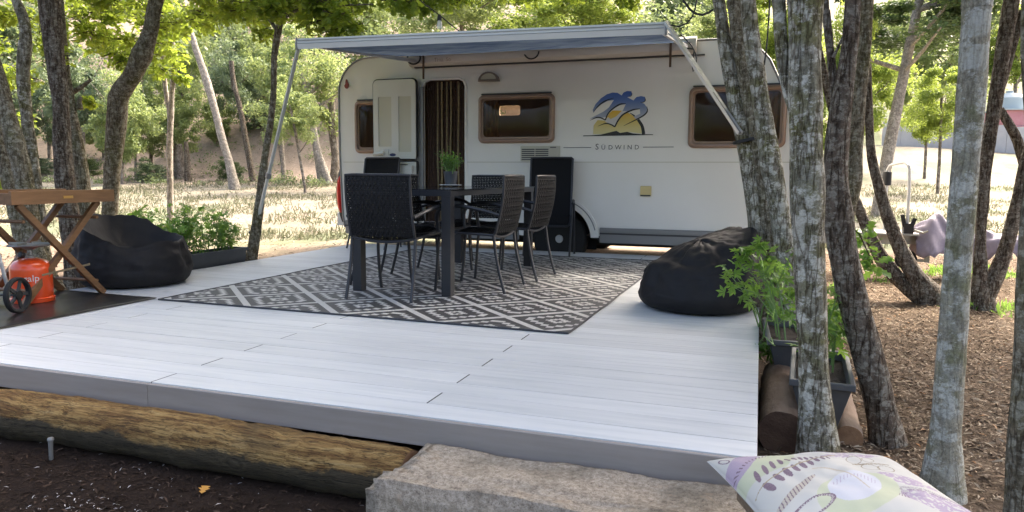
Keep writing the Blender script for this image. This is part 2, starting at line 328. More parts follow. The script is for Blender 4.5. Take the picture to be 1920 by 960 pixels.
# ------------------------------------------------------------ mesh helpers
class MB:
    def __init__(s): s.v = []; s.f = []
    def add(s, vs, fs):
        o = len(s.v); s.v += [tuple(v) for v in vs]; s.f += [tuple(i + o for i in f) for f in fs]; return s
    def box(s, a, b, ch=0, mtx=None):
        (x0, y0, z0), (x1, y1, z1) = a, b
        if ch:
            vs = [(x0, y0, z0), (x1, y0, z0), (x1, y1, z0), (x0, y1, z0), (x0, y0, z1 - ch), (x1, y0, z1 - ch), (x1, y1, z1 - ch), (x0, y1, z1 - ch),
                  (x0 + ch, y0 + ch, z1), (x1 - ch, y0 + ch, z1), (x1 - ch, y1 - ch, z1), (x0 + ch, y1 - ch, z1)]
            fs = [(3, 2, 1, 0), (0, 1, 5, 4), (1, 2, 6, 5), (2, 3, 7, 6), (3, 0, 4, 7), (4, 5, 9, 8), (5, 6, 10, 9), (6, 7, 11, 10), (7, 4, 8, 11), (8, 9, 10, 11)]
        else:
            vs = [(x, y, z) for z in (z0, z1) for x, y in ((x0, y0), (x1, y0), (x1, y1), (x0, y1))]
            fs = [(3, 2, 1, 0), (4, 5, 6, 7), (0, 1, 5, 4), (1, 2, 6, 5), (2, 3, 7, 6), (3, 0, 4, 7)]
        if mtx: vs = [mtx @ Vector(v) for v in vs]
        return s.add(vs, fs)
    def bar(s, p, q, wd, th, up=(0, 0, 1)):
        p, q = Vector(p), Vector(q); d = (q - p).normalized(); u = Vector(up); sx = d.cross(u)
        if sx.length < 1e-4: sx = d.cross(Vector((1, 0, 0)))
        sx.normalize(); u = sx.cross(d); vs = []
        for e in (p, q):
            for a, b in ((-1, -1), (1, -1), (1, 1), (-1, 1)): vs.append(e + sx * a * wd / 2 + u * b * th / 2)
        return s.add(vs, [(0, 1, 2, 3), (7, 6, 5, 4), (0, 4, 5, 1), (1, 5, 6, 2), (2, 6, 7, 3), (3, 7, 4, 0)])
    def tube(s, pts, r, n=10, cap=True, jitter=0, seed=0):
        pts = [Vector(p) for p in pts]; k = len(pts)
        rs = r if isinstance(r, (list, tuple)) else [r] * k
        t0 = (pts[1] - pts[0]).normalized(); u = t0.orthogonal().normalized(); vs = []
        for i, p in enumerate(pts):
            t = ((pts[min(i + 1, k - 1)] - pts[max(i - 1, 0)])).normalized()
            u = (u - t * u.dot(t)).normalized(); v = t.cross(u)
            for j in range(n):
                a = 2 * PI * j / n; q = p + (u * math.cos(a) + v * math.sin(a)) * rs[i]
                if jitter:
                    nz = noise.noise(Vector((q.x * 9 + seed, q.y * 9, q.z * 3.5))) * .6 + noise.noise(Vector((q.x * 28, q.y * 28 + seed, q.z * 12))) * .4
                    q = p + (q - p) * (1 + jitter * nz)
                vs.append(q)
        fs = [(i * n + j, i * n + (j + 1) % n, (i + 1) * n + (j + 1) % n, (i + 1) * n + j) for i in range(k - 1) for j in range(n)]
        if cap: fs += [tuple(reversed(range(n))), tuple((k - 1) * n + j for j in range(n))]
        return s.add(vs, fs)
    def lathe(s, prof, c=(0, 0, 0), n=24, mtx=None):
        vs = []
        for r, z in prof:
            for j in range(n):
                a = 2 * PI * j / n; v = Vector((r * math.cos(a), r * math.sin(a), z))
                if mtx: v = mtx @ v
                vs.append(v + Vector(c))
        k = len(prof)
        fs = [(i * n + j, i * n + (j + 1) % n, (i + 1) * n + (j + 1) % n, (i + 1) * n + j) for i in range(k - 1) for j in range(n)]
        if prof[0][0] > 0: fs.append(tuple(reversed(range(n))))
        if prof[-1][0] > 0: fs.append(tuple((k - 1) * n + j for j in range(n)))
        return s.add(vs, fs)
    def prism(s, poly, y0, y1, holes=()):
        """outline in XZ, extruded from y0 to y1, holes cut right through"""
        loops = [list(poly)] + [list(h) for h in holes]
        flat = [p for l in loops for p in l]; n = len(flat)
        tris = tessellate_polygon([[Vector((p[0], p[1], 0)) for p in l] for l in loops])
        vs = [(p[0], y0, p[1]) for p in flat] + [(p[0], y1, p[1]) for p in flat]
        fs = []
        for t in tris:
            a, b, c = [flat[i] for i in t]
            ccw = (b[0] - a[0]) * (c[1] - a[1]) - (b[1] - a[1]) * (c[0] - a[0]) > 0
            t = tuple(t) if ccw else tuple(reversed(t))
            fs.append(t); fs.append(tuple(i + n for i in reversed(t)))
        o = 0
        for li, l in enumerate(loops):
            m = len(l); A = sum(l[i][0] * l[(i + 1) % m][1] - l[(i + 1) % m][0] * l[i][1] for i in range(m))
            fl = (A > 0) != (li > 0)
            for i in range(m):
                j = (i + 1) % m; f = (o + j, o + i, o + i + n, o + j + n)
                fs.append(f if fl else tuple(reversed(f)))
            o += m
        return s.add(vs, fs)
    def grid(s, fn, nu, nv, closed_u=False):
        vs = [fn(i / (nu if closed_u else nu - 1), j / (nv - 1)) for j in range(nv) for i in range(nu)]
        fs = []
        for j in range(nv - 1):
            for i in range(nu if closed_u else nu - 1):
                k = (i + 1) % nu; fs.append((j * nu + i, j * nu + k, (j + 1) * nu + k, (j + 1) * nu + i))
        return s.add(vs, fs)
    def mesh(s, name, m, smooth=True, angle=40):
        me = bpy.data.meshes.new(name); me.from_pydata([tuple(v) for v in s.v], [], s.f); me.update()
        if m: me.materials.append(m)
        if smooth:
            me.polygons.foreach_set('use_smooth', [True] * len(me.polygons)); me.set_sharp_from_angle(angle=math.radians(angle))
        return me
def obj(name, mb, m, parent=None, smooth=True, loc=(0, 0, 0), angle=40):
    me = mb.mesh(name, m, smooth, angle) if isinstance(mb, MB) else mb
    o = bpy.data.objects.new(name, me); C.objects.link(o); o.location = loc
    if parent: o.parent = parent; o.matrix_parent_inverse.identity()
    return o
def thing(name, label, cat, loc=(0, 0, 0), rz=0, group=None):
    o = bpy.data.objects.new(name, None); C.objects.link(o); o.location = loc; o.rotation_euler = (0, 0, rz)
    o.empty_display_size = .1; return tag(o, label, cat, group)
def tag(o, label=None, cat=None, group=None, kind=None):
    for k, v in (('label', label), ('category', cat), ('group', group), ('kind', kind)):
        if v: o[k] = v
    return o
KIDS = {}
def copy_tree(o, parent=None):
    c = o.copy(); C.objects.link(c)
    if parent: c.parent = parent
    for ch in list(o.children): copy_tree(ch, c)
    return c
def np_mesh(name, V, faces, m, smooth=False):
    """V (n,3); faces (k, c) of equal corner count"""
    me = bpy.data.meshes.new(name); k, c = faces.shape
    me.vertices.add(len(V)); me.vertices.foreach_set('co', V.astype(np.float32).ravel())
    me.loops.add(k * c); me.loops.foreach_set('vertex_index', faces.astype(np.int32).ravel())
    me.polygons.add(k); me.polygons.foreach_set('loop_start', np.arange(0, k * c, c, dtype=np.int32))
    me.update(calc_edges=True); me.validate()
    if smooth: me.polygons.foreach_set('use_smooth', np.ones(k, bool))
    me.materials.append(m); return me
def catmull(P, step=.05):
    """P: list of (x,y,z,r)"""
    P = [np.array(p, float) for p in P]; P = [2 * P[0] - P[1]] + P + [2 * P[-1] - P[-2]]; out = []
    for i in range(1, len(P) - 2):
        a, b, c, d = P[i - 1:i + 3]; n = max(1, int(np.linalg.norm((c - b)[:3]) / step))
        for k in range(n):
            t = k / n; out.append(.5 * (2 * b + (c - a) * t + (2 * a - 5 * b + 4 * c - d) * t * t + (-a + 3 * b - 3 * c + d) * t ** 3))
    out.append(P[-2]); return out
def rounded(x0, z0, x1, z1, r, n=6):
    pts = []
    for cx, cz, a0 in ((x1 - r, z1 - r, 0), (x0 + r, z1 - r, 90), (x0 + r, z0 + r, 180), (x1 - r, z0 + r, 270)):
        for k in range(n + 1):
            a = math.radians(a0 + 90 * k / n); pts.append((cx + r * math.cos(a), cz + r * math.sin(a)))
    return pts

# leaf templates: (verts in leaf space x along, y across), faces (equal corner count)
DIAMOND = (np.array([(0, 0, 0), (.5, .30, .06), (1, 0, 0), (.5, -.30, .06)]), np.array([(0, 1, 2), (0, 2, 3)]))
_h = [(0, 0, 0), (.18, .2, .04), (.30, .10, .02), (.5, .34, .08), (.60, .16, .04), (.82, .28, .05), (1, 0, -.03)]
def _lobed():
    up = _h; dn = [(x, -y, z) for x, y, z in _h[1:-1]]
    V = np.array(up + dn); n = len(up)
    f = [(0, 1, 2), (0, 2, 4), (2, 3, 4), (0, 4, 6), (4, 5, 6)]
    g = lambda i: i if i in (0, 6) else n + i - 1
    f += [tuple(g(i) for i in reversed(t)) for t in f]
    return V, np.array(f)
LOBED = _lobed()
def _palm():                       # geranium-like leaf with five pointed lobes
    V = [(0, 0, 0)]; f = []
    for k, a in enumerate((-100, -50, 0, 50, 100)):
        a = math.radians(a); L = .62 if abs(k - 2) < 2 else .45; w_ = .22
        b = len(V)
        V += [(L * .55 * math.cos(a - w_ * 1.6) + .1, L * .55 * math.sin(a - w_ * 1.6), .03), (L * math.cos(a) + .1, L * math.sin(a), -.05), (L * .55 * math.cos(a + w_ * 1.6) + .1, L * .55 * math.sin(a + w_ * 1.6), .03)]
        f += [(0, b, b + 1), (0, b + 1, b + 2)]
    return np.array(V), np.array(f)
PALM = _palm()
def leaf_cloud(centers, size, tmpl, droop=.3, sizevar=.35, g=rng, flat=0.):
    """place one leaf at each centre, random heading; returns V, F"""
    n = len(centers); T, Fc = tmpl; th = g.uniform(0, 2 * PI, n); ph = g.normal(-droop, .5, n) * (1 - flat); ro = g.normal(0, .8, n) * (1 - flat)
    ct, st, cp, sp_, cr, sr = np.cos(th), np.sin(th), np.cos(ph), np.sin(ph), np.cos(ro), np.sin(ro)
    ax = np.stack([ct * cp, st * cp, sp_], 1); sd_ = np.stack([-st, ct, 0 * st], 1); up = np.cross(ax, sd_)
    ay = sd_ * cr[:, None] + up * sr[:, None]; az = np.cross(ax, ay)
    s = size * g.uniform(1 - sizevar, 1 + sizevar, n)
    V = centers[:, None, :] + s[:, None, None] * (T[None, :, 0:1] * ax[:, None] + T[None, :, 1:2] * ay[:, None] + T[None, :, 2:3] * az[:, None])
    Fa = (Fc[None] + (np.arange(n) * len(T))[:, None, None])
    return V.reshape(-1, 3), Fa.reshape(-1, Fc.shape[1])
def blob_points(clusters, per, g=rng):
    """clusters: (x,y,z,rx,rz); points crowd towards each cluster's shell"""
    out = []
    for (x, y, z, rx, rz) in clusters:
        n = int(per); d = g.normal(size=(n, 3)); d /= np.linalg.norm(d, axis=1)[:, None]; r = g.uniform(0, 1, n) ** .45
        out.append(np.array([x, y, z]) + d * r[:, None] * np.array([rx, rx, rz]))
    return np.concatenate(out)

# ------------------------------------------------------------ the ground
def sm(x, a, b): t = np.clip((x - a) / (b - a), 0, 1); return t * t * (3 - 2 * t)
def vnoise(x, y, s):
    x = np.asarray(x, float) * s; y = np.asarray(y, float) * s
    xi, yi = np.floor(x), np.floor(y); fx, fy = x - xi, y - yi; fx = fx * fx * (3 - 2 * fx); fy = fy * fy * (3 - 2 * fy)
    h = lambda a, b: np.modf(np.abs(np.sin(a * 127.1 + b * 311.7 + s * 3.1) * 43758.5453))[0]
    return (h(xi, yi) * (1 - fx) + h(xi + 1, yi) * fx) * (1 - fy) + (h(xi, yi + 1) * (1 - fx) + h(xi + 1, yi + 1) * fx) * fy
def ground_z(x, y):
    x = np.asarray(x, float); y = np.asarray(y, float)
    D, L = DL(x, y); q = L / np.maximum(D, 3)
    z = -.28 + .12 * sm(D, 4, 8.5) * (1 - sm(q, .25, .45)) + .03 * sm(D, 4, 9) * sm(q, .25, .45)
    z = z + .055 * np.maximum(D - 11, 0) * sm(D, 11, 14)
    left = 1 - sm(q, .12, .34)
    z = z + left * (.42 * np.maximum(D - 25, 0) * sm(D, 25, 33)) + (1 - left) * (.06 * np.maximum(D - 25, 0) * sm(D, 25, 30) + .3 * np.maximum(D - 58, 0))
    z = z + (vnoise(x, y, .35) - .5) * .10 * sm(D, 9, 14) + (vnoise(x, y, .12) - .5) * 1.6 * sm(D, 27, 40)
    ondeck = (x > -5.2) & (x < .5) & (y > 2.1) & (y < 11)
    z = z + np.where(ondeck, 0, (vnoise(x, y, 2.3) - .5) * .035 + (vnoise(x, y, 7.) - .5) * .02)
    return z
def gz(x, y): return float(ground_z(x, y))
def axis(a, b, c, d, fine): 
    n = np.arange(b, c, fine); lo = b - np.cumsum(fine * 1.09 ** np.arange(1, 200)); hi = c + np.cumsum(fine * 1.09 ** np.arange(1, 200))
    return np.concatenate([lo[lo > a][::-1], n, hi[hi < d]])
gx = axis(-130, -9, 7, 90, .07); gy = axis(-25, 0, 12, 150, .07)
GX, GY = np.meshgrid(gx, gy); GZ = ground_z(GX, GY)
nx, ny = len(gx), len(gy)
idx = np.arange(nx * ny).reshape(ny, nx)
gf = np.stack([idx[:-1, :-1], idx[:-1, 1:], idx[1:, 1:], idx[1:, :-1]], -1).reshape(-1, 4)
gme = np_mesh('ground', np.stack([GX, GY, GZ], -1).reshape(-1, 3), gf, MT['ground'], True)
D_, L_ = DL(GX, GY); q_ = L_ / np.maximum(D_, .5)
soil = np.array((.032, .021, .015)); litter = np.array((.155, .112, .076)); straw = np.array((.25, .225, .165)); green = np.array((.15, .18, .10)); earth = np.array((.30, .225, .165)); hillc = np.array((.34, .265, .21))
n1 = vnoise(GX, GY, .5) * .6 + vnoise(GX, GY, 1.7) * .4
mx_ = lambda a, b, t: a * (1 - t[..., None]) + b * t[..., None]
colr = np.broadcast_to(straw, GX.shape + (3,)).copy()
colr = mx_(colr, green, sm(n1, .5, .66) * .75)
colr = mx_(colr, np.broadcast_to(hillc, colr.shape), sm(vnoise(GX, GY, .9) * .6 + vnoise(GX, GY, 3.) * .4, .56, .68) * .5)
colr = mx_(colr, np.broadcast_to(earth, colr.shape), (1 - sm(D_ + n1 * 3, 11, 13.5)))
rightm = sm(q_, .30, .38)
colr = mx_(colr, np.broadcast_to(litter, colr.shape), rightm * (1 - sm(D_ + n1 * 2.4, 9.5, 15)))
leftm = 1 - sm(q_, .12, .3)
colr = mx_(colr, np.broadcast_to(hillc, colr.shape), leftm * sm(D_ + (n1 - .5) * 5, 22.5, 25.5) * (.72 + .28 * sm(n1, .3, .6)))
front = (1 - sm(GY, 2.4, 2.8)) * (1 - sm(GX, .0, .7))
colr = mx_(colr, np.broadcast_to(soil, colr.shape), np.maximum(front, (1 - sm(D_, 1.6, 2.4))))
ca = gme.color_attributes.new('col', 'FLOAT_COLOR', 'POINT')
ca.data.foreach_set('color', np.concatenate([colr, np.ones(colr.shape[:2] + (1,))], -1).astype(np.float32).ravel())
tag(obj('ground', gme, None), kind='structure')

# ------------------------------------------------------------ deck
XL, XR, YF, YB, PW = -5.045, .03, 2.38, 8.31, .15
deck = thing('deck', 'raised deck of pale grey composite boards in front of the caravan', 'deck', (XL, YF, 0))
def plank_me(L, first=False): return MB().box((.0035, .0017, -.024), (L - .0035, PW - .0017, 0), ch=.0012).mesh('plank', MT['deck'], False)
PM = {}
r = 0
while YF + r * PW < YB - .02:
    cuts = [XL, -2.475, XR] if r % 2 == 0 else [XL, -3.722, -1.222, XR]
    for a, b in zip(cuts, cuts[1:]):
        L = round(b - a, 3)
        if L not in PM: PM[L] = plank_me(L)
        o = obj('plank', PM[L], None, deck); o.location = (a - XL, r * PW, random.uniform(-.0007, .0004))
    r += 1
YB = YF + r * PW
MT['seam_shade'] = mat('painted_seam_shade', (.05, .05, .052), .9, spec=.1); MT['joint_shade'] = mat('painted_joint_shade', (.04, .04, .042), .9, spec=.05)  # dark colours of added strips that stand in for shade in board gaps
seam = MB().box((.01, -.0017, -.02), (XR - XL - .01, .0017, -.0022)).mesh('seam_shade_strip', MT['seam_shade'], False)
for k in range(1, r): obj('seam_shade_strip', seam, None, deck, False, (0, k * PW, 0))
jnt = MB().box((-.0036, .004, -.02), (.0036, PW - .004, -.0012)).mesh('joint_shade_strip', MT['joint_shade'], False)
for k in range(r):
    for jx in ((-2.475,) if k % 2 == 0 else (-3.722, -1.222)): obj('joint_shade_strip', jnt, None, deck, False, (jx - XL, k * PW, 0))
for a, b in ((XL, -2.475), (-2.475, XR)):
    obj('fascia_board', MB().box((.0015, -.02, -.108), (b - a - .0015, -.001, -.004), ch=.003), MT['fascia'], deck, False, (a - XL, 0, 0))
obj('fascia_board', MB().box((0, 0, -.10), (.018, YB - YF, -.026)), MT['joist'], deck, False, (XR - XL - .02, .002, 0))
obj('fascia_board', MB().box((0, 0, -.10), (.018, YB - YF, -.026)), MT['fascia'], deck, False, (0, .002, 0))
obj('fascia_board', MB().box((.02, 0, -.10), (XR - XL - .03, .018, -.026)), MT['fascia'], deck, False, (0, YB - YF - .022, 0))
jm = MB().box((.03, 0, -.12), (XR - XL - .04, .06, -.0255)).mesh('joist', MT['joist'], False)
for k in range(14): obj('joist', jm, None, deck, False, (0, .05 + k * .43, 0))
pm = MB().box((0, 0, -.4), (.09, .09, -.1205)).mesh('support_post', MT['joist'], False)
for x in (.3, 1.7, 3.2, 4.7):
    for y in (.3, 2.9, 5.5): obj('support_post', pm, None, deck, False, (x, y, 0))

# rug and mat
rug = thing('rug', 'large outdoor rug with grey and white diamond pattern under the dining table', 'rug', (-4.05, 4.0, .002), math.radians(-1))
RW, RL = 3.04, 3.86
def rug_fn(u, v):
    x, y = u * RW, v * RL
    e = min(u, 1 - u) * RW; e2 = min(v, 1 - v) * RL
    z = .004 + .0035 * max(0, noise.noise(Vector((x * 1.7, y * 1.7, 3)))) 
    if u > .97: z += .006 * max(0, noise.noise(Vector((y * 5, 0, 1))))
    return Vector((x + .015 * noise.noise(Vector((y * 1.3, u, 5))), y, z))
mb = MB().grid(rug_fn, 60, 76); obj('woven_field', mb, MT['rug'], rug)
edge = [rug_fn(t / 60, 0) for t in range(61)] + [rug_fn(1, t / 76) for t in range(1, 77)] + [rug_fn(1 - t / 60, 1) for t in range(1, 61)] + [rug_fn(0, 1 - t / 76) for t in range(1, 77)]
obj('bound_edge', MB().tube(edge, .0065, 6), MT['rug_edge'], rug)
def mat_fn(u, v):
    x = -1.6 + 1.6 * u; y = 2.55 * v
    return Vector((x + (.02 * (v - .5)) * u, y + .04 * (1 - u), .005 + .009 * max(0, noise.noise(Vector((x * 2.2, y * 2.2, 8)))) + .004 * max(0, noise.noise(Vector((x * 6, y * 6, 2))))))
bm_ = MB().grid(mat_fn, 40, 50); bl = MB(); 
m_o = obj('floor_mat', bm_, MT['mat'], None, loc=(-4.115, 1.55 - .06, 0)); tag(m_o, 'shiny black floor mat under the wooden tray table', 'mat')
sol = m_o.modifiers.new('thickness', 'SOLIDIFY'); sol.thickness = .003; sol.offset = 1

# ------------------------------------------------------------ table
tab = thing('dining_table', 'black rectangular dining table with glass top standing on the patterned rug', 'table', (-2.565, 4.86, .006))
TW, TL, TH = .42, 2.06, .795
obj('tabletop', MB().prism(rounded(-TW - .01, 0, TW + .01, TL, .012), 0, .008), MT['black_glass'], tab).matrix_local = Matrix.Translation((0, 0, TH)) @ Matrix.Rotation(-PI / 2, 4, 'X')
fr = MB()
fr.box((-TW, .0, TH - .05), (TW, .03, TH - .009)).box((-TW, TL - .03, TH - .05), (TW, TL, TH - .009))
fr.box((-TW, .03, TH - .05), (-TW + .03, TL - .03, TH - .009)).box((TW - .03, .03, TH - .05), (TW, TL - .03, TH - .009))
obj('frame', fr, MT['black_metal'], tab, False)
for y in (.004, TL - .079):
    for x in (-TW + .004, TW - .079): obj('leg', MB().box((x, y, 0), (x + .075, y + .075, TH - .0505)), MT['black_metal'], tab, False)

# ------------------------------------------------------------ chairs
def weave(fn, nu, nv, su, sv, th=.004):
    """ribbons over a surface fn(u,v); su, sv = fraction of the pitch each ribbon covers"""
    mb = MB()
    def nrm(u, v):
        e = .01; return (fn(u + e, v) - fn(u - e, v)).cross(fn(u, v + e) - fn(u, v - e)).normalized()
    def ribbon(along_u, k, n, m, cover):
        vs = []; c = (k + .5) / n; hw = cover / n / 2
        for i in range(m + 1):
            t = i / m; off = .0035 * (1 if (i + k) % 2 else -1)
            for s_ in (-1, 1):
                u, v = (t, c + s_ * hw) if along_u else (c + s_ * hw, t)
                p = fn(u, v); nn_ = nrm(u, v)
                vs += [p + nn_ * (off - th / 2), p + nn_ * (off + th / 2)]
        fs = []
        for i in range(m):
            a = 4 * i; b = a + 4
            fs += [(a, b, b + 2, a + 2), (a + 1, a + 3, b + 3, b + 1), (a, a + 1, b + 1, b), (a + 2, b + 2, b + 3, a + 3)]
        mb.add(vs, fs)
    for k in range(nv): ribbon(True, k, nv, nu, sv)
    for k in range(nu): ribbon(False, k, nu, nv // 2, su)
    return mb
def chair_proto():
    t = thing('dining_chair', 'x', 'chair', group='black woven chairs around the dining table')
    hw = .262
    back = lambda u, v: Vector(((u - .5) * 2 * (hw - .008), -.205 - .03 * math.sin(v * PI * .8) - .05 * v - .035 * (1 - (2 * u - 1) ** 2), .46 + .435 * v))
    seat = lambda u, v: Vector(((u - .5) * 2 * (hw - .012 + .012 * v), -.19 + .46 * v, .445 - .028 * math.sin(min(1, max(0, u)) * PI) * (1 - .4 * v) + .02 * v - .03 * max(0, v - .85) / .15))
    obj('backrest', weave(back, 30, 26, .68, .74), MT['weave'], t, False)
    obj('seat', weave(seat, 26, 22, .80, .84), MT['weave'], t, False)
    fr = MB()
    L_ = [back(0, v / 10) for v in range(11)]; R_ = [back(1, v / 10) for v in range(10, -1, -1)]
    top = [back(u / 8, 1.0) + Vector((0, 0, .003)) for u in range(1, 8)]
    fr.tube([seat(0, 0)] + L_ + top + R_ + [seat(1, 0)], .0105, 8)
    obj('back_frame', fr, MT['black_metal'], t)
    sf = MB(); pts = [seat(0, v / 8) for v in range(9)] + [seat(u / 8, 1) for u in range(1, 9)] + [seat(1, v / 8) for v in range(7, -1, -1)] + [seat(1 - u / 8, 0) for u in range(1, 8)]
    sf.tube(pts + [pts[0]], .0105, 8); obj('seat_frame', sf, MT['black_metal'], t)
    for s_ in (-1, 1):
        obj('leg', MB().tube([p[:3] for p in catmull([(s_ * hw * .97, -.19, .45, 0), (s_ * hw * .97, -.21, .3, 0), (s_ * hw * .98, -.245, .14, 0), (s_ * hw * .99, -.285, 0, 0)])], .0125, 8), MT['black_metal'], t)
        obj('leg', MB().tube([p[:3] for p in catmull([(s_ * (hw + .012), .245, .44, 0), (s_ * (hw + .022), .255, .32, 0), (s_ * (hw + .02), .268, .15, 0), (s_ * (hw + .012), .285, 0, 0)])], .0125, 8), MT['black_metal'], t)
        obj('armrest', MB().tube([p[:3] for p in catmull([(s_ * hw, -.235, .60, 0), (s_ * (hw + .03), -.12, .635, 0), (s_ * (hw + .045), .06, .665, 0), (s_ * (hw + .04), .2, .655, 0), (s_ * (hw + .03), .262, .60, 0), (s_ * (hw + .016), .258, .5, 0), (s_ * (hw + .012), .247, .43, 0)], .03)], .0145, 8), MT['black_metal'], t)
    return t
ch0 = chair_proto()
CH = [(-2.56, 4.785, 0.02, 'black woven armchair at the near short end of the table, its back to the viewer'),
      (-2.105, 5.38, PI / 2 + .02, 'black woven armchair on the right side of the table nearest the viewer'),
      (-2.05, 6.10, PI / 2 - .03, 'black woven armchair on the right side of the table nearest the caravan wheel'),
      (-2.87, 5.36, -PI / 2 + .04, 'black woven armchair on the left side of the table just behind the near end chair'),
      (-2.865, 6.06, -PI / 2 - .02, 'black woven armchair on the left side of the table closest to the open caravan door'),
      (-2.60, 6.76, PI, 'black woven armchair at the far short end of the table, facing the viewer')]
for i, (x, y, a, lb) in enumerate(CH):
    o = ch0 if i == 0 else copy_tree(ch0); o.location = (x, y, .007); o.rotation_euler = (0, 0, a); o['label'] = lb

# ------------------------------------------------------------ recliners folded against the caravan
def recliner():
    t = thing('reclining_chair', 'x', 'garden chair', group='folding recliners leaning against the caravan')
    # local: faces -Y, folded; foot of panel at y=-.1
    P = lambda x, v: Vector((x, .05 + .15 * v, .43 + .69 * v))
    obj('backrest', MB().grid(lambda u, v: P((u - .5) * .47, v) + Vector((0, .02 * math.sin(u * PI), 0)), 8, 14), MT['textilene'], t)
    obj('back_frame', MB().tube([P(-.245, 0), P(-.245, .5), P(-.245, .985), P(-.23, 1), P(0, 1.0), P(.23, 1), P(.245, .985), P(.245, .5), P(.245, 0)], .0125, 8), MT['black_metal'], t)
    obj('seat', MB().grid(lambda u, v: Vector(((u - .5) * .47, .02 - .09 * v, .44 - .16 * v + .06 * v * v)), 6, 8), MT['textilene'], t)
    obj('seat_frame', MB().tube([(-.245, .03, .45), (-.245, -.06, .36), (-.22, -.08, .335), (.22, -.08, .335), (.245, -.06, .36), (.245, .03, .45)], .012, 8), MT['black_metal'], t)
    for s_ in (-1, 1):
        obj('leg', MB().tube([(s_ * .265, .02, .60), (s_ * .265, -.12, .3), (s_ * .262, -.26, .0)], .0115, 8), MT['black_metal'], t)
        obj('leg', MB().tube([(s_ * .285, -.02, .60), (s_ * .285, .06, .3), (s_ * .285, .13, .0)], .0115, 8), MT['black_metal'], t)
        obj('armrest', MB().tube([(s_ * .275, .08, .60), (s_ * .276, -.02, .625), (s_ * .276, -.13, .60)], [.012, .02, .013], 8), MT['black_metal'], t)
    return t
r0 = recliner(); r0.location = (-2.3, 8.03, .001); r0.rotation_euler = (0, 0, .16); r0['label'] = 'tall black folding recliner leaning on the caravan beside its wheel'
r1 = copy_tree(r0); r1.location = (-4.56, 8.0, .001); r1.rotation_euler = (0, 0, 0); r1['label'] = 'black folding recliner standing under the open caravan door leaf'

# ------------------------------------------------------------ bean bags
def beanbag(name, label, loc, rz, R, hfn, dipf, seed, sq=1.0):
    nr, na = 26, 72
    def fn(u, v):
        a = 2 * PI * u; h = hfn(a)
        if v < .2: t = v / .2; rr = R * (.0 + .86 * t); z = .012 * t ** 6
        elif v < .74:
            t = (v - .2) / .54; z = .012 + h * (t ** 1.15 * .97)
            rr = R * (.86 + .16 * math.sin(PI * t ** .75) + .02 * t)
        else:
            t = (v - .74) / .26; e_ = min(1, t * 5); rr = R * (.88 - .06 * e_ ** 2) * (1 - max(0, t - .0) ** 1.3); dz = dipf(a)
            z = .012 + h * .97 + .018 * math.sin(min(1, t * 4) * PI); k_ = max(0, t - .08) / .92; k_ = k_ ** .7; z = z * (1 - k_) + k_ * (.012 + dz)
        x, y = rr * math.cos(a), rr * math.sin(a) * sq
        if v > .2:
            k = min(1, (v - .2) * 3); q = Vector((x * 5 + seed, y * 5, z * 5))
            wz = noise.noise(q) * .030 + abs(noise.noise(q * 2.3 + Vector((4, 1, 7)))) * -.03 + noise.noise(Vector((a * 6 + seed, z * 3, 1))) * .014
            fold = -.02 * max(0, math.sin(a * 5 + 3.5 * noise.noise(Vector((z * 4, seed, 2))))) ** 3 * (1 if v > .45 else .3)
            wz += -.012 * abs(math.sin(z * 34 + 2.5 * noise.noise(Vector((a * 2, seed, 0))))) * max(0, 1 - z * 4.5) * 1.2
            rr2 = 1 + (wz + fold) * k / R; x *= rr2; y *= rr2; z += k * (wz * .7 if v > .7 else wz * .25)
        return Vector((x, y, max(0, z)))
    mb = MB().grid(fn, na, nr * 3, closed_u=True)
    o = obj(name, mb, MT['bag'], None, True, loc, 70); o.rotation_euler = (0, 0, rz); return tag(o, label, 'bean bag')
def hl(a): d = math.cos(a - math.radians(182)); return .35 + .22 * max(0, d * .5 + .5) ** 1.7 - .03 * max(0, math.cos(a - math.radians(300))) ** 3 + .014 * math.cos(5 * a + 1)
beanbag('bean_bag', 'black bean bag with a slumped open top beside the left planter', (-4.86, 4.57, .002), 0, .43, hl, lambda a: .17, 3.1)
def hr(a): d = math.cos(a - math.radians(38)); return .27 + .30 * max(0, d * .5 + .5) ** 2.4 + .02 * math.cos(3 * a + 1)
beanbag('bean_bag', 'black bean bag with a pointed back at the right edge of the deck', (-.375, 5.12, .002), 0, .415, hr, lambda a: .47, 9.4)

# ------------------------------------------------------------ tray table
tt = thing('tray_table', 'folding wooden tray table with crossed legs on the black mat', 'side table', (-4.60, 3.76, .008), math.radians(4))
tz = .69
tr_ = MB(); W2, L2 = .43, .42
tr_.box((-W2, -L2 + .02, tz), (0, L2 - .02, tz + .012))
obj('tray_board', tr_, MT['teak'], tt, False)
for nm, a, b in (('tray_side', (-.001, -L2, tz - .005), (.019, L2, tz + .085)), ('tray_side', (-W2 - .018, -L2, tz - .005), (-W2 + .001, L2, tz + .085)),
                 ('tray_end', (-W2 + .0015, -L2 + .002, tz - .004), (-.0015, -L2 + .02, tz + .07)), ('tray_end', (-W2 + .0015, L2 - .02, tz - .004), (-.0015, L2 - .002, tz + .07))):
    obj(nm, MB().box(a, b, ch=.003), MT['teak'], tt, False)
for k, x in enumerate((-.03, -W2 + .01)):
    obj('leg', MB().bar((x, -L2 + .08, tz - .005), (x, L2 - .10, .0), .03, .042), MT['teak'], tt, False)
    x2 = x - .032 if k == 0 else x + .032
    obj('leg', MB().bar((x2, L2 - .08, tz - .005), (x2, -L2 + .10, .0), .03, .042), MT['teak'], tt, False)
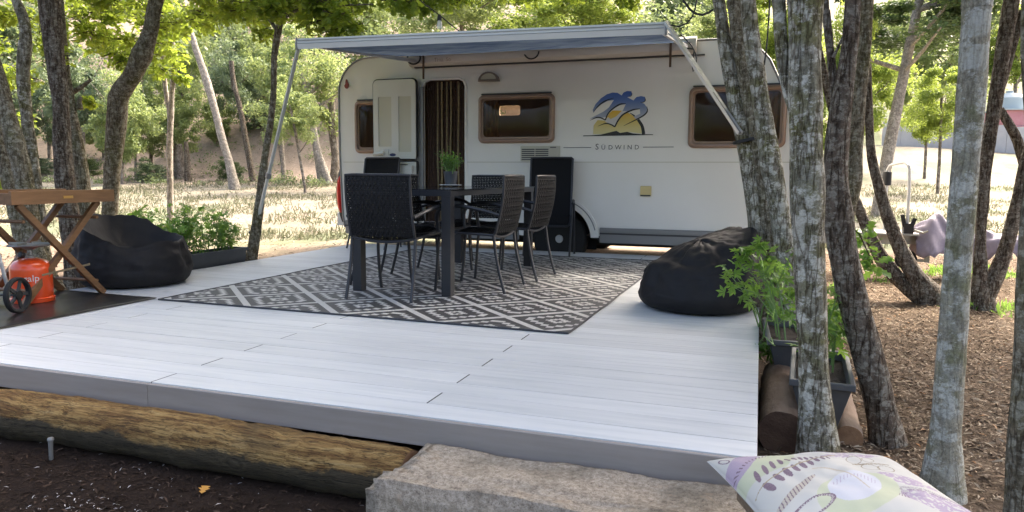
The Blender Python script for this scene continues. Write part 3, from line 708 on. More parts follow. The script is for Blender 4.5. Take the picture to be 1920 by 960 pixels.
for y, z, nm in ((L2 - .15, .10, 'stretcher'), (-L2 + .15, .10, 'stretcher'), (L2 - .12, tz - .12, 'stretcher'), (-L2 + .12, tz - .12, 'stretcher')):
    obj(nm, MB().tube([(-W2 + .02, y, z), (-.03, y, z)], .012, 8), MT['teak'], tt)
obj('brass_plate', MB().box((.0195, -.03, tz + .028), (.022, .05, tz + .046)), MT['brass'], tt, False)
obj('stay_strap', MB().bar((-.02, -.2, .20), (-.02, .20, .23), .004, .014), mat('webbing', (.22, .17, .10), .8), tt, False)

# gas bottle
gb = thing('gas_bottle', 'orange camping gas bottle with a burner on top below the tray table', 'gas bottle', (-4.76, 3.60, .012))
obj('foot_ring', MB().lathe([(.118, 0), (.132, .004), (.134, .03), (.118, .04), (.11, .03)], n=28), MT['orange'], gb)
obj('body', MB().lathe([(.0, .02), (.11, .022), (.124, .035), (.127, .06), (.127, .225), (.122, .255), (.10, .282), (.06, .30), (.03, .305), (0, .306)], n=32), MT['orange'], gb)
obj('valve', MB().lathe([(.028, .30), (.03, .32), (.016, .325), (.016, .36), (.0, .362)], n=16).tube([(0, 0, .335), (.03, -.07, .335)], .009, 8), MT['galv'], gb)
obj('knob', MB().lathe([(0, -.018), (.02, -.014), (.022, .0), (.02, .014), (0, .018)], n=12, mtx=Matrix.Translation((.035, -.085, .335)) @ Matrix.Rotation(1.2, 4, 'X')), MT['rubber'], gb)
bnr = MB().lathe([(.02, .362), (.06, .38), (.128, .388), (.138, .394), (.128, .399), (.05, .39), (.0, .39)], n=28)
for k in range(4):
    a = k * PI / 2 + .4; bnr.bar((.03 * math.cos(a), .03 * math.sin(a), .408), (.135 * math.cos(a), .135 * math.sin(a), .408), .004, .012)
obj('burner', bnr, MT['galv'], gb)
def text_me(name, body, size, m, extrude=.0006, spacing=1.0, align='CENTER'):
    cu = bpy.data.curves.new(name, 'FONT'); cu.body = body; cu.size = size; cu.extrude = extrude; cu.space_character = spacing
    cu.align_x = align; cu.resolution_u = 2
    o = bpy.data.objects.new(name, cu); C.objects.link(o); bpy.context.view_layer.update()
    me = bpy.data.meshes.new_from_object(o.evaluated_get(bpy.context.evaluated_depsgraph_get())); bpy.data.objects.remove(o); bpy.data.curves.remove(cu)
    me.materials.clear(); me.materials.append(m); return me
tm = text_me('lettering', 'galp', .062, MT['white'])
for vtx in tm.vertices:                              # wrap the print round the bottle
    x, y, z = vtx.co; a = math.radians(-38) + x / .127; rr = .1272 + z; vtx.co = (rr * math.cos(a), rr * math.sin(a), y + .155)
obj('lettering', tm, None, gb)

# cart at the left edge
ct = thing('barbecue_cart', 'black wheeled cart at the left edge of the deck, mostly out of view', 'cart', (-4.455, 3.27, .01), math.radians(18))
for k, x in enumerate((0, -.42)):
    mtx = Matrix.Translation((x, 0, .115)) @ Matrix.Rotation(PI / 2, 4, 'Y')
    wh = obj('wheel', MB().lathe([(.0, -.012), (.028, -.014), (.03, .014), (0, .016)], n=16, mtx=mtx), MT['rubber'], ct)
    ty = MB(); ring = [(.094, -.014), (.108, -.018), (.115, -.01), (.115, .01), (.108, .018), (.094, .014), (.09, 0), (.094, -.014)]
    vs = []
    n_ = 40
    for rr_, zz_ in ring:
        for j in range(n_): a = 2 * PI * j / n_; vs.append(mtx @ Vector((rr_ * math.cos(a), rr_ * math.sin(a), zz_)))
    ty.add(vs, [(i * n_ + j, i * n_ + (j + 1) % n_, (i + 1) * n_ + (j + 1) % n_, (i + 1) * n_ + j) for i in range(len(ring) - 1) for j in range(n_)])
    obj('tyre', ty, MT['tyre'], wh)
    for s_ in range(5):
        a = 2 * PI * s_ / 5 + .3
        obj('spoke', MB().bar(mtx @ Vector((.02 * math.cos(a), .02 * math.sin(a), 0)), mtx @ Vector((.092 * math.cos(a), .092 * math.sin(a), 0)), .02, .012, up=(1, 0, 0)), MT['trim_dark'], wh, False)
obj('axle', MB().tube([(.0, 0, .115), (-.42, 0, .115)], .008, 8), MT['trim_dark'], ct)
fr = MB()
for x in (-.05, -.37): fr.tube([(x, 0, .115), (x, -.16, .70)], .011, 8).tube([(x, -.55, .0), (x, -.5, .70)], .011, 8)
fr.tube([(-.05, -.16, .70), (-.05, -.5, .70), (-.37, -.5, .70), (-.37, -.16, .70), (-.05, -.16, .70)], .011, 8)
obj('frame', fr, MT['alu'], ct)
obj('fire_bowl', MB().lathe([(.0, .56), (.12, .57), (.17, .63), (.18, .70), (.172, .70), (.16, .63), (0, .575)], c=(-.21, -.33, 0), n=28), MT['trim_dark'], ct)

# ------------------------------------------------------------ plants
def stem_plants(name, roots, parent_loc, g, leaf, per, msz, hfn, tmpl=PALM, spread=.16, lean=None):
    """leafy stems rising from root points; returns (stems MB, leaf V, F)"""
    st = MB(); pts = []
    for i, rt in enumerate(roots):
        rt = Vector(rt); h = hfn(rt, g); dx, dy = g.normal(0, spread, 2)
        if lean is not None: dx += lean[0]; dy += lean[1]
        P = [rt + Vector((dx * t ** 1.5, dy * t ** 1.5, h * t)) for t in (0, .35, .7, 1)]
        st.tube(P, [.005, .0045, .0035, .002], 5)
        for k in range(per):
            t = g.uniform(.12, 1.0) ** .8; p = rt + Vector((dx * t ** 1.5, dy * t ** 1.5, h * t))
            a = g.uniform(0, 2 * PI); rr = g.uniform(.02, .10); e = p + Vector((rr * math.cos(a), rr * math.sin(a), rr * g.uniform(.2, .9)))
            if k % 2 == 0: st.tube([p, e], [.0018, .0012], 4, cap=False)
            pts.append(e)
        pts.append(P[-1])
    V, Fc = leaf_cloud(np.array([tuple(p) for p in pts]), msz, tmpl, droop=.1, g=g)
    return st, V, Fc
def trough(name, label, loc, rz, L, Wd, Ht, m, flare=.02, rim=.012, wall=.008, group=None):
    t = thing(name, label, 'planter', loc, rz, group)
    ring = lambda ex, z: [(-Wd / 2 - ex, -ex, z), (Wd / 2 + ex, -ex, z), (Wd / 2 + ex, L + ex, z), (-Wd / 2 - ex, L + ex, z)]
    levels = [ring(-flare, 0), ring(-flare + .002, .004), ring(0, Ht - .03), ring(rim, Ht - .03), ring(rim, Ht), ring(-wall, Ht), ring(-wall - .004, Ht - .05)]
    vs = [v for l in levels for v in l]; fs = [(3, 2, 1, 0)]
    for i in range(len(levels) - 1):
        for j in range(4): fs.append((i * 4 + j, i * 4 + (j + 1) % 4, (i + 1) * 4 + (j + 1) % 4, (i + 1) * 4 + j))
    o = obj('trough', MB().add(vs, fs), m, t, False)
    b = o.modifiers.new('soft', 'BEVEL'); b.width = min(.02, flare); b.segments = 3; b.angle_limit = math.radians(20)
    def sfn(u, v): return Vector(((u - .5) * (Wd - 2 * wall - .004), wall + v * (L - 2 * wall), Ht - .045 + .012 * noise.noise(Vector((u * 5, v * 14, 1)))))
    obj('soil', MB().grid(sfn, 8, 24), MT['soil'], t)
    return t
gp1 = np.random.default_rng(5)
pl = trough('planter_box', 'long dark grey planter box on the left edge of the deck behind the bean bag', (-5.17, 5.08, -.09), 0, 1.12, .20, .235, MT['pot'])
roots = [(gp1.uniform(-.07, .07), gp1.uniform(.05, 1.02), .10) for _ in range(34)]
st, V, Fc = stem_plants('geranium', roots, None, gp1, None, 16, .075, lambda r_, g: g.uniform(.25, .50) * (1 - .30 * max(0, (r_[1] - .6)) / .4), spread=.07)
pt = thing('geranium', 'leafy green scented geraniums growing in the left planter box', 'plant', (-5.17, 5.08, 0))
obj('stems', st, MT['stem'], pt); obj('foliage', np_mesh('foliage', V, Fc, MT['leaf_geranium']), None, pt)
# broad-leaved herb behind it
roots = [(gp1.uniform(-.1, .1), gp1.uniform(-.12, .45), 0.) for _ in range(16)]
st, V, Fc = stem_plants('shrub', roots, None, gp1, None, 13, .085, lambda r_, g: g.uniform(.45, .78), tmpl=LOBED, spread=.10)
pt = thing('leafy_shrub', 'bright green broad-leaved shrub growing beside the deck behind the left bean bag', 'plant', (-5.75, 5.35, gz(-5.75, 5.35)))
obj('stems', st, MT['stem'], pt); obj('foliage', np_mesh('foliage', V, Fc, MT['leaf_geranium']), None, pt)

# right planters
def pot_right(loc, rz, label):
    return trough('planter_box', label, loc, rz, .62, .235, .22, MT['pot2'], flare=.05, rim=.014, group='grey planters along the right edge of the deck')
p1 = pot_right((.285, 3.28, -.185), math.radians(-3), 'grey plastic planter with fern-like geranium in front, between the tree trunks right of the deck')
p2 = pot_right((.20, 4.02, -.175), math.radians(2), 'second grey planter farther back along the right edge of the deck')
roots = [(gp1.uniform(.02, .27), gp1.uniform(4.1, 4.6), 0.0) for _ in range(9)]
st, V, Fc = stem_plants('geranium', roots, None, gp1, None, 12, .078, lambda r_, g: g.uniform(.2, .60), spread=.11, lean=(-.05, -.03))
extra = [at(px, py, 4.1) for px, py in ((1385, 490), (1400, 470), (1425, 462), (1370, 535), (1415, 655), (1440, 660), (1455, 690), (1432, 500), (1400, 478))]
st2 = MB()
for e in extra:
    b_ = Vector((.12, 4.15, .12)) if e.z > .2 else Vector((.1, 3.95, .03))
    st.tube([b_, b_.lerp(e, .5) + Vector((0, 0, .06)), e], [.004, .003, .002], 5)
ep = np.concatenate([np.array([tuple(e)]) + gp1.normal(0, .022, (9, 3)) for e in extra])
V2, F2 = leaf_cloud(ep, .07, PALM, droop=.1, g=gp1)
pt = thing('geranium', 'bright green scented geranium spilling over the right edge of the deck', 'plant', (0, 0, 0))
obj('stems', st, MT['stem'], pt)
obj('foliage', np_mesh('foliage', np.concatenate([V, V2]), np.concatenate([Fc, F2 + len(V)]), MT['leaf_geranium']), None, pt)
roots = [(gp1.uniform(.26, .40), gp1.uniform(3.45, 3.9), 0.0) for _ in range(8)]
st, V, Fc = stem_plants('geranium', roots, None, gp1, None, 14, .085, lambda r_, g: g.uniform(.16, .42), spread=.06, lean=(.03, .03))
pt = thing('geranium', 'green geranium growing in the front grey planter behind the thick lichen-covered trunk', 'plant', (0, 0, 0))
obj('stems', st, MT['stem'], pt); obj('foliage', np_mesh('foliage', V, Fc, MT['leaf_geranium']), None, pt)
# hanging sprig right of the leaning trunk
ep = np.concatenate([np.array([tuple(at(px, py, 5.2))]) + gp1.normal(0, .03, (12, 3)) for px, py in ((1610, 445), (1625, 465), (1632, 485), (1618, 435), (1640, 500))])
V, Fc = leaf_cloud(ep, .075, LOBED, droop=.3, g=gp1)
pt = thing('leafy_sprig', 'small bright green leafy sprig beside the dark leaning trunk', 'plant', (0, 0, 0))
obj('stems', MB().tube([at(1590, 420, 5.2), at(1612, 440, 5.2), at(1640, 500, 5.2)], .004, 5), MT['twig'], pt)
obj('foliage', np_mesh('foliage', V, Fc, MT['leaf_geranium']), None, pt)

# small pot on the table
pp = thing('potted_herb', 'small green herb in a dark pot with white saucer on the dining table', 'potted plant', tuple(at(845, 343, 6.1).xy) + (.806,))
obj('saucer', MB().lathe([(0, .0), (.07, .001), (.105, .012), (.103, .015), (.068, .006), (0, .005)], n=28), MT['china'], pp)
obj('pot', MB().lathe([(0, .006), (.05, .006), (.064, .12), (.067, .122), (.067, .135), (.06, .135), (.056, .115), (0, .115)], n=24), MT['pot'], pp)
g2 = np.random.default_rng(3); rt = [(g2.normal(0, .02), g2.normal(0, .02), .115) for _ in range(26)]
st, V, Fc = stem_plants('herb', rt, None, g2, None, 14, .028, lambda r_, g: g.uniform(.07, .17), tmpl=DIAMOND, spread=.045)
V = V * np.array([.8, .8, 1]) ; V[:, :2] *= .9
obj('stems', st, MT['stem'], pp); obj('foliage', np_mesh('foliage', V, Fc, MT['leaf_geranium']), None, pp)

# ------------------------------------------------------------ logs, stone, peg
def log_obj(name, label, p, q, r, m, mend, ry=.05, seed=0, n=28, step=.03, cat='log'):
    p, q = Vector(p), Vector(q); L = (q - p).length; d = (q - p).normalized(); t = thing(name, label, cat, tuple(p))
    k = int(L / step); pts = [p * 0 + (q - p) * i / k + Vector((0, .012 * math.sin(i * step * 2.1 + seed), .012 * math.sin(i * step * 1.3 + seed))) for i in range(k + 1)]
    rs = [r * (1 + ry * noise.noise(Vector((i * step * 1.4 + seed, 2, 0))) + .10 * max(0, noise.noise(Vector((i * step * 3 + seed, 7, 0))) - .25)) for i in range(k + 1)]
    mb = MB().tube(pts, rs, n, cap=False, jitter=.14, seed=seed); obj('wood', mb, m, t, True, angle=70)
    for idx_, rev in ((0, True), (k, False)):
        e = MB()
        ring = mb.v[idx_ * n:(idx_ + 1) * n]; c = sum((Vector(v) for v in ring), Vector()) / n + d * (.004 if not rev else -.004)
        e.add(ring + [tuple(c)], [((j + 1) % n, j, n) if rev else (j, (j + 1) % n, n) for j in range(n)])
        obj('cut_end', e, mend, t)
    return t
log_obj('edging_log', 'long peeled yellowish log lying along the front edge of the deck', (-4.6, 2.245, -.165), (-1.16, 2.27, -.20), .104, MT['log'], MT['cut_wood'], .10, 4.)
log_obj('round_log', 'short round log with a stripped side below the grey planters', (.135, 3.22, -.205), (.15, 4.2, -.205), .098, MT['log_bark'], mat('dark_cut_end', (.09, .05, .032), .9, (.15, .09, .055), 14, bmp=.5), .05, 1.)
log_obj('round_log', 'round log under the planter leaning against the thick lichen-covered trunk', (.42, 3.42, -.245), (.45, 4.3, -.245), .058, MT['log_bark'], MT['cut_wood'], .05, 6.)
# granite block
def stone_fn(P):
    return P
sb = MB()
x0, x1, y0, y1, z0, z1 = -1.18, .10, 1.70, 2.35, -.40, -.080
bm = bmesh.new(); bmesh.ops.create_cube(bm, size=1)
for v in bm.verts: v.co = Vector((x0 + (v.co.x + .5) * (x1 - x0), y0 + (v.co.y + .5) * (y1 - y0), z0 + (v.co.z + .5) * (z1 - z0)))
bmesh.ops.bevel(bm, geom=bm.edges[:], offset=.035, segments=2, affect='EDGES')
bmesh.ops.subdivide_edges(bm, edges=[e for e in bm.edges if e.calc_length() > .5], cuts=44, use_grid_fill=True)
bmesh.ops.subdivide_edges(bm, edges=[e for e in bm.edges if e.calc_length() > .1], cuts=12, use_grid_fill=True)
bmesh.ops.triangulate(bm, faces=[f for f in bm.faces if len(f.verts) > 4])
bm.normal_update()
for v in bm.verts:
    # front face recedes to the right as in the photograph
    n_ = noise.noise(v.co * 7) * .012 + noise.noise(v.co * 22) * .006
    v.co += v.normal * n_
    if v.co.z > -.13: v.co.z += .012 * noise.noise(Vector((v.co.x * 2, v.co.y * 3, 0)))
for v in bm.verts:
    if v.co.y < 2.1:
        k = (2.1 - v.co.y) / .4; v.co.y += k * (.27 + .02 * noise.noise(Vector((v.co.x * 3, 1, v.co.z * 5)))) 
        v.co.y += .0
    if v.co.x < -1.1 and v.co.y > 2.05: v.co.x += .03
me = bpy.data.meshes.new('stone'); bm.to_mesh(me); bm.free(); me.materials.append(MT['stone']); me.polygons.foreach_set('use_smooth', [True] * len(me.polygons))
stn = bpy.data.objects.new('stone_step', me); C.objects.link(stn)
tag(stn, 'rough weathered granite block serving as a step at the front of the deck', 'stone')
pg = tag(obj('ground_peg', MB().tube([(0, 0, -.12), (.004, .0, .04), (.006, 0, .07)], [.008, .009, .010], 8).lathe([(.0, .068), (.013, .07), (.013, .077), (.009, .082), (0, .083)], c=(.006, 0, 0), n=10), MT['trim_grey'], None, True, (-2.755, 2.115, -.275)), 'small grey metal peg hammered into the soil in front of the log', 'peg')

# ------------------------------------------------------------ cushion on a wooden bench
bz = .062
bn = thing('wooden_stool', 'low brown wooden stool under the patterned cushion in the lower right corner', 'stool', (.25, 1.90, 0), math.radians(23))
for k in range(3): obj('seat_board', MB().box((-.21, -.21 + k * .142, bz - .05), (.21, -.21 + k * .142 + .138, bz), ch=.006), MT['bench_wood'], bn, False)
for x in (-.19, .12):
    for y in (-.19, .12): obj('leg', MB().box((x, y, -.31), (x + .07, y + .07, bz - .0505)), MT['bench_wood'], bn, False)
def cushion():
    m, nt, bs = new_mat('leaf_print_cotton')
    a = nt.nodes.new('ShaderNodeAttribute'); a.attribute_name = 'print'
    v = tex_coord(nt); fn = noise_t(nt, v, 260, 3)
    nt.links.new(mixc(nt, ramp(nt, fn, [(.3, (0, 0, 0)), (.7, (.25,) * 3)]), a.outputs['Color'], (.55, .52, .45)), bs.inputs['Base Color'])
    bs.inputs['Roughness'].default_value = .8; bump(nt, fn, .2, .001, bs)
    NU, NV = 300, 230; PWD, PLN = .53, .53
    U, Vv = np.meshgrid(np.linspace(0, 1, NU), np.linspace(0, 1, NV))
    e = np.clip(4 * U * (1 - U), 0, 1) ** .42 * np.clip(4 * Vv * (1 - Vv), 0, 1) ** .42
    pinch = 1 - .055 * (4 * U * (1 - U)) ; X = (U - .5) * PWD; Yy = (Vv - .5) * PLN
    X = X * (1 - .05 * (4 * Vv * (1 - Vv))); Yy = Yy * (1 - .07 * (4 * U * (1 - U)))
    wr = (vnoise(U, Vv, 6.) - .5) * .016 + (vnoise(U, Vv, 13.) - .5) * .007
    top = .012 + e * (.072 + wr); bot = .012 - e * .03
    # printed colours on the top
    c_cream = np.array((.57, .54, .48)); lil = np.array((.40, .30, .39)); grn = np.array((.52, .53, .35)); pl_ = np.array((.16, .085, .13)); brn = np.array((.36, .27, .15)); wht = np.array((.58, .57, .60))
    col = np.broadcast_to(c_cream, U.shape + (3,)).copy()
    # drawing coordinates of the print: the flat cloth as it was sketched, 1920 wide
    ca_, sa_ = math.cos(math.radians(23)), math.sin(math.radians(23)); wx_ = .235 + X * ca_ - Yy * sa_; wy_ = 1.92 + X * sa_ + Yy * ca_
    dd_ = np.stack([wx_, wy_, np.full_like(wx_, .135 - H)], -1) @ M
    x = (CX + F * dd_[..., 0] / -dd_[..., 2] - 1340) * 3.31; y = (CY - F * dd_[..., 1] / -dd_[..., 2] - 720) * 3.31
    def ell(cx, cy, a, b, ang):
        t = math.radians(ang); dx, dy = x - cx, y - cy; p = (dx * math.cos(t) + dy * math.sin(t)) / a; q = (-dx * math.sin(t) + dy * math.cos(t)) / b; return p * p + q * q, p, q
    def paint(mask, c): col[mask] = c
    def E(cx, cy, a, b, ang, c, lo=-1): d = ell(cx, cy, a, b, ang)[0]; paint((d < 1) & (d > lo), c)
    stroke = vnoise(U, Vv, 90.) > .36
    E(290, 545, 215, 95, -22, grn); E(165, 480, 120, 62, -38, lil); E(330, 640, 190, 62, -14, c_cream)
    d, p, q = ell(290, 545, 215, 95, -22); th_ = np.arctan2(q, p) * 60 / (2 * PI); paint((d > .78) & (d < 1.12) & (np.abs(th_ - np.round(th_)) < .2) & (q < 0) & (p < .3), pl_)
    for cx, cy, a, b, ang in ((640, 440, 220, 26, 4), (830, 482, 190, 17, -8), (1200, 628, 200, 30, 6), (1430, 760, 280, 48, 12)):
        d = ell(cx, cy, a, b, ang)[0]; paint((d < 1) & stroke, lil)
    d, p, q = ell(1400, 755, 270, 52, 12); th_ = np.arctan2(q, p) * 130 / (2 * PI); paint((d > .62) & (d < 1.25) & (np.abs(th_ - np.round(th_)) < .17) & (q < .5), pl_)
    E(890, 720, 260, 112, -6, grn); E(865, 690, 168, 82, -4, wht)
    d, p, q = ell(865, 690, 150, 66, -4); th_ = p * 7; paint((d < .95) & (d > .45) & (q < -.2) & (np.abs(th_ - np.round(th_)) < .1), lil)
    L_ = np.hypot(x - 620, (y - 1130)); paint((np.abs(L_ - 545) < 3) & (x > 600) & (x < 960), brn + .15)
    for k, (cx, cy) in enumerate(((265, 580), (312, 552), (357, 532), (403, 517), (448, 511), (490, 508), (528, 512), (563, 515), (597, 515), (630, 514), (662, 512))):
        sc_ = 1 - .072 * k; E(cx, cy, 34 * sc_ + 4, 13 * sc_ + 1.5, 58 - k * 2, pl_)
    for k, (cx, cy) in enumerate(((340, 648), (397, 613), (450, 592), (500, 574), (545, 560), (588, 548), (628, 538), (665, 530), (700, 522))):
        sc_ = 1 - .085 * k; E(cx, cy, 44 * sc_ + 3, 14 * sc_ + 1.5, 28, pl_)
    t_ = np.clip((x - 262) / 480, 0, 1); yc_ = 668 - 172 * t_ ** .62; paint((np.abs(y - yc_) < 3.2) & (x > 255) & (x < 745), brn)
    d, p, q = ell(495, 705, 150, 22, -34); paint(d < 1, brn * .8 + .22); th_ = p * 7; paint((d < 1) & (np.abs(th_ - np.round(th_)) < .15), pl_)
    for cx, cy, a, b in ((860, 515, 50, 27), (948, 505, 40, 22), (965, 560, 62, 20), (1062, 558, 55, 22)): E(cx, cy, a, b, 5, brn * .7, .78)
    paint((np.abs(y - (548 - (x - 860) * .12)) < 3) & (x > 850) & (x < 1080), brn * .7)
    d = ell(615, 785, 140, 38, -14)[0]; paint((d < 1) & (d > .62), pl_); d, p, q = ell(615, 785, 128, 34, -14); th_ = np.arctan2(q, p) * 40 / (2 * PI); paint((d > .8) & (d < 1.02) & (np.abs(th_ - np.round(th_)) < .2), c_cream)
    E(150, 420, 60, 14, 8, pl_, .6); E(60, 440, 40, 12, 20, pl_, .5)
    colb = np.broadcast_to(c_cream, col.shape)
    V = np.concatenate([np.stack([X, Yy, top], -1).reshape(-1, 3), np.stack([X, Yy, bot], -1).reshape(-1, 3)])
    id_ = np.arange(NU * NV).reshape(NV, NU); f = np.stack([id_[:-1, :-1], id_[:-1, 1:], id_[1:, 1:], id_[1:, :-1]], -1).reshape(-1, 4)
    fb = f[:, ::-1] + NU * NV
    per = np.concatenate([id_[0, :-1], id_[:-1, -1], id_[-1, :0:-1], id_[:0:-1, 0]]); nxt = np.roll(per, -1)
    fs_ = np.stack([nxt, per, per + NU * NV, nxt + NU * NV], -1)
    me = np_mesh('cushion', V, np.concatenate([f, fb, fs_]), m, True)
    ca = me.color_attributes.new('print', 'FLOAT_COLOR', 'POINT')
    cc = np.concatenate([col.reshape(-1, 3), colb.reshape(-1, 3)]); ca.data.foreach_set('color', np.concatenate([cc, np.ones((len(cc), 1))], 1).astype(np.float32).ravel())
    return me
cu = obj('cushion', cushion(), None, None, loc=(.235, 1.92, bz + .018)); tag(cu, 'cream cushion printed with purple and green leaves in the lower right corner', 'cushion')
cu.rotation_euler = (0, 0, math.radians(23)); CUSH = cu

# ------------------------------------------------------------ caravan
CY0, CY1 = 8.45, 10.75
CXL, CXR, CZB, CZT = -5.34, .34, .20, 2.42
van = thing('caravan', 'white touring caravan with brown windows, open door and a sun-and-birds logo, parked behind the deck', 'caravan', (-2.5, CY0, gz(-2.5, 8.4)))
vz = van.location.z
def vob(name, mb, m, parent=None, smooth=True, angle=35):
    o = obj(name, mb, m, parent or van, smooth, angle=angle)
    if parent is None: o.location = (2.5, -CY0, -vz)
    return o
WX, WZ = -2.30, .155
top = []
for k in range(9): a = math.radians(90 - 90 * k / 8); top.append((CXR - .62 + .42 * math.cos(a) - .0, CZT - .40 + .40 * math.sin(a)))
outline = [(CXL + .45, CZT)] + [(CXL + .45 - .45 * math.sin(math.radians(a)), CZT - .45 + .45 * math.cos(math.radians(a))) for a in range(10, 91, 10)]
outline += [(CXL - .0, 1.2), (CXL + .015, .75), (CXL + .03, .36), (CXL + .06, CZB)]
dl, dr, dtop = -4.10, -3.53, 2.10
door_notch = [(dl, CZB), (dl, dtop - .08), (dl + .025, dtop - .025), (dl + .08, dtop), (dr - .08, dtop), (dr - .025, dtop - .025), (dr, dtop - .08), (dr, CZB)]
arch = [(WX + .42 * math.cos(math.radians(a)), max(CZB, WZ + .42 * math.sin(math.radians(a)))) for a in range(174, 5, -8)]
right_side = [(CXR - .04, CZB), (CXR, .7), (CXR, 1.25), (CXR - .10, 1.75), (CXR - .30, 2.18), (CXR - .42, 2.31), (CXR - .58, 2.385), (CXR - .75, CZT)]
poly = outline + door_notch + arch + right_side
wins = [(-5.095, 1.19, -4.56, 1.87), (-3.345, 1.305, -2.365, 1.89), (-.80, 1.23, .235, 1.905)]
holes = [rounded(a + .05, b + .05, c - .05, d - .05, .05)[::-1] for a, b, c, d in wins[:2]] + [rounded(wins[2][0] + .05, 1.28, .18, 1.855, .05)[::-1]]
vob('side_wall', MB().prism(poly, CY0, CY0 + .035, holes), MT['white_gel'], smooth=False)
poly2 = outline + right_side
fw = [rounded(-3.90, 1.84, -3.56, 1.99, .03)[::-1]]
vob('far_wall', MB().prism(poly2, CY1 - .03, CY1, fw), MT['white_gel'], smooth=False)
loop = poly2; n = len(loop)
# roof, ends: strip round the outline, pulled in a little at the long edges
def shell_pts(y, inset): 
    cx, cz = (CXL + CXR) / 2, 1.3
    return [(x + (inset if x < cx else -inset), y, z - (inset if z > 2.0 else 0)) for x, z in loop]
vs = shell_pts(CY0 + .001, .004) + shell_pts(CY0 + .04, 0) + shell_pts(CY1 - .04, 0) + shell_pts(CY1 - .001, .004)
fs = []
for b_ in range(3):
    for i in range(n):
        j = (i + 1) % n
        if loop[i][1] == CZB and loop[j][1] == CZB: continue
        fs.append((b_ * n + i, b_ * n + j, (b_ + 1) * n + j, (b_ + 1) * n + i))
vob('roof_and_ends', MB().add(vs, fs), MT['white_gel'], angle=30)
ins = [(x * .985 - .04, z - (.04 if z > 1 else -.0)) for x, z in loop]
vs = [(x, CY0 + .05, z) for x, z in ins] + [(x, CY1 - .045, z) for x, z in ins]
vob('inner_shell', MB().add(vs, [(i, (i + 1) % n, n + (i + 1) % n, n + i) for i in range(n)]), MT['interior'], smooth=False)
vob('floor', MB().box((CXL + .08, CY0 + .04, .155), (WX - .44, CY1 - .04, .199)).box((WX + .44, CY0 + .04, .155), (CXR - .06, CY1 - .04, .199)).box((WX - .438, CY0 + .3, .16), (WX + .438, CY1 - .3, .198)), MT['trim_dark'], smooth=False)
# interior partition and cupboards glimpsed through the panes
vob('cupboard', MB().box((-2.75, 9.9, .2), (-1.6, 10.6, 1.5)).box((-5.2, 10.2, .2), (-4.2, 10.6, 2.2)), MT['interior'], smooth=False)
vob('curtain', MB().grid(lambda u, v: Vector((-3.33 + .22 * u, 8.55 + .02 * math.sin(u * 22), 1.32 + .55 * v)), 30, 3).grid(lambda u, v: Vector((-.1 + .3 * u, 8.56 + .02 * math.sin(u * 22), 1.25 + .6 * v)), 30, 3), mat('curtain_fabric', (.22, .15, .1), .9, (.35, .28, .18), 9, (1, 1, .2)))
# trims along the outline and panels
edge = [(x, CY0 - .004, z) for x, z in (outline + [])][::-1] + [(x, CY0 - .004, z) for x, z in right_side[::-1]]
vob('edge_trim', MB().tube(edge, .013, 6), MT['trim_grey'])
for a, b in ((CXL + .05, dl - .66), (dr + .03, CXR - .02)): vob('panel_seam', MB().box((a, CY0 - .0035, 1.070), (b, CY0 + .001, 1.079)), MT['vent'], smooth=False)
for a, b in ((CXL + .07, dl - .03), (dr + .03, WX - .51), (WX + .51, CXR - .03)):
    sk = vob('skirt', MB().box((a, CY0 - .012, .12), (b, CY0 + .02, .30)), MT['trim_grey'], smooth=False)
    obj('skirt_strip', MB().box((a, CY0 - .024, .255), (b, CY0 - .0125, .295), ch=.004), MT['trim_grey'], sk, False)
    obj('skirt_strip', MB().box((a, CY0 - .020, .222), (b, CY0 - .0125, .240), ch=.004), MT['trim_dark'], sk, False)
# windows
def window(a, b, c, d, hinge=True):
    fo = rounded(a, b, c, d, .07, 8); fi = rounded(a + .065, b + .075, c - .065, d - .06, .045, 8)
    f = vob('window', MB().prism(rounded(a, b, c, d, .07, 8), CY0 - .022, CY0 - .0005, [fi[::-1]]), MT['brown_frame'], smooth=False)
    rim = [(x, CY0 - .03, z) for x, z in rounded(a + .028, b + .03, c - .028, d - .03, .06, 8)]
    obj('frame', MB().tube(rim + [rim[0]], .022, 8, cap=False), MT['brown_frame'], f)
    cx, cz, hw_, hh = (a + c) / 2, (b + d) / 2, (c - a) / 2 - .062, (d - b) / 2 - .062
    obj('pane', MB().grid(lambda u, v: Vector((cx + (2 * u - 1) * hw_, CY0 - .010 - .012 * (1 - (2 * u - 1) ** 4) * (1 - (2 * v - 1) ** 4), cz + (2 * v - 1) * hh)), 14, 12), MT['pane'], f)
    obj('hinge_rail', MB().box((a + .04, CY0 - .028, d + .002), (c - .04, CY0 - .0005, d + .018), ch=.004), MT['trim_dark'], f, False)
for wdw in wins: window(*wdw)
# doorway
df = MB(); fr_o = [(x, z) for x, z in door_notch]
def notch(off, zb=.2): 
    l, r_, t_ = dl - off, dr + off, dtop + off; q = .09 + off * .5
    return [(l, zb), (l, t_ - q), (l + q * .3, t_ - q * .3), (l + q, t_), (r_ - q, t_), (r_ - q * .3, t_ - q * .3), (r_, t_ - q), (r_, zb)]
vob('door_frame', MB().tube([(x, CY0 - .004, z) for x, z in notch(.012)], .017, 8), MT['white_gel'])
vob('door_sill', MB().box((dl - .02, CY0 - .03, .17), (dr + .02, CY0 + .2, .215)), MT['trim_grey'], smooth=False)
vob('hinge_post', MB().box((dl - .028, CY0 - .05, .35), (dl + .012, CY0 - .018, 2.02), ch=.006), MT['trim_grey'], smooth=False)
cur = vob('door_curtain', MB().box((dl + .01, CY0 + .05, dtop - .03), (dr - .01, CY0 + .075, dtop - .002)), MT['strip_dark'], smooth=False)
g3 = random.Random(4)
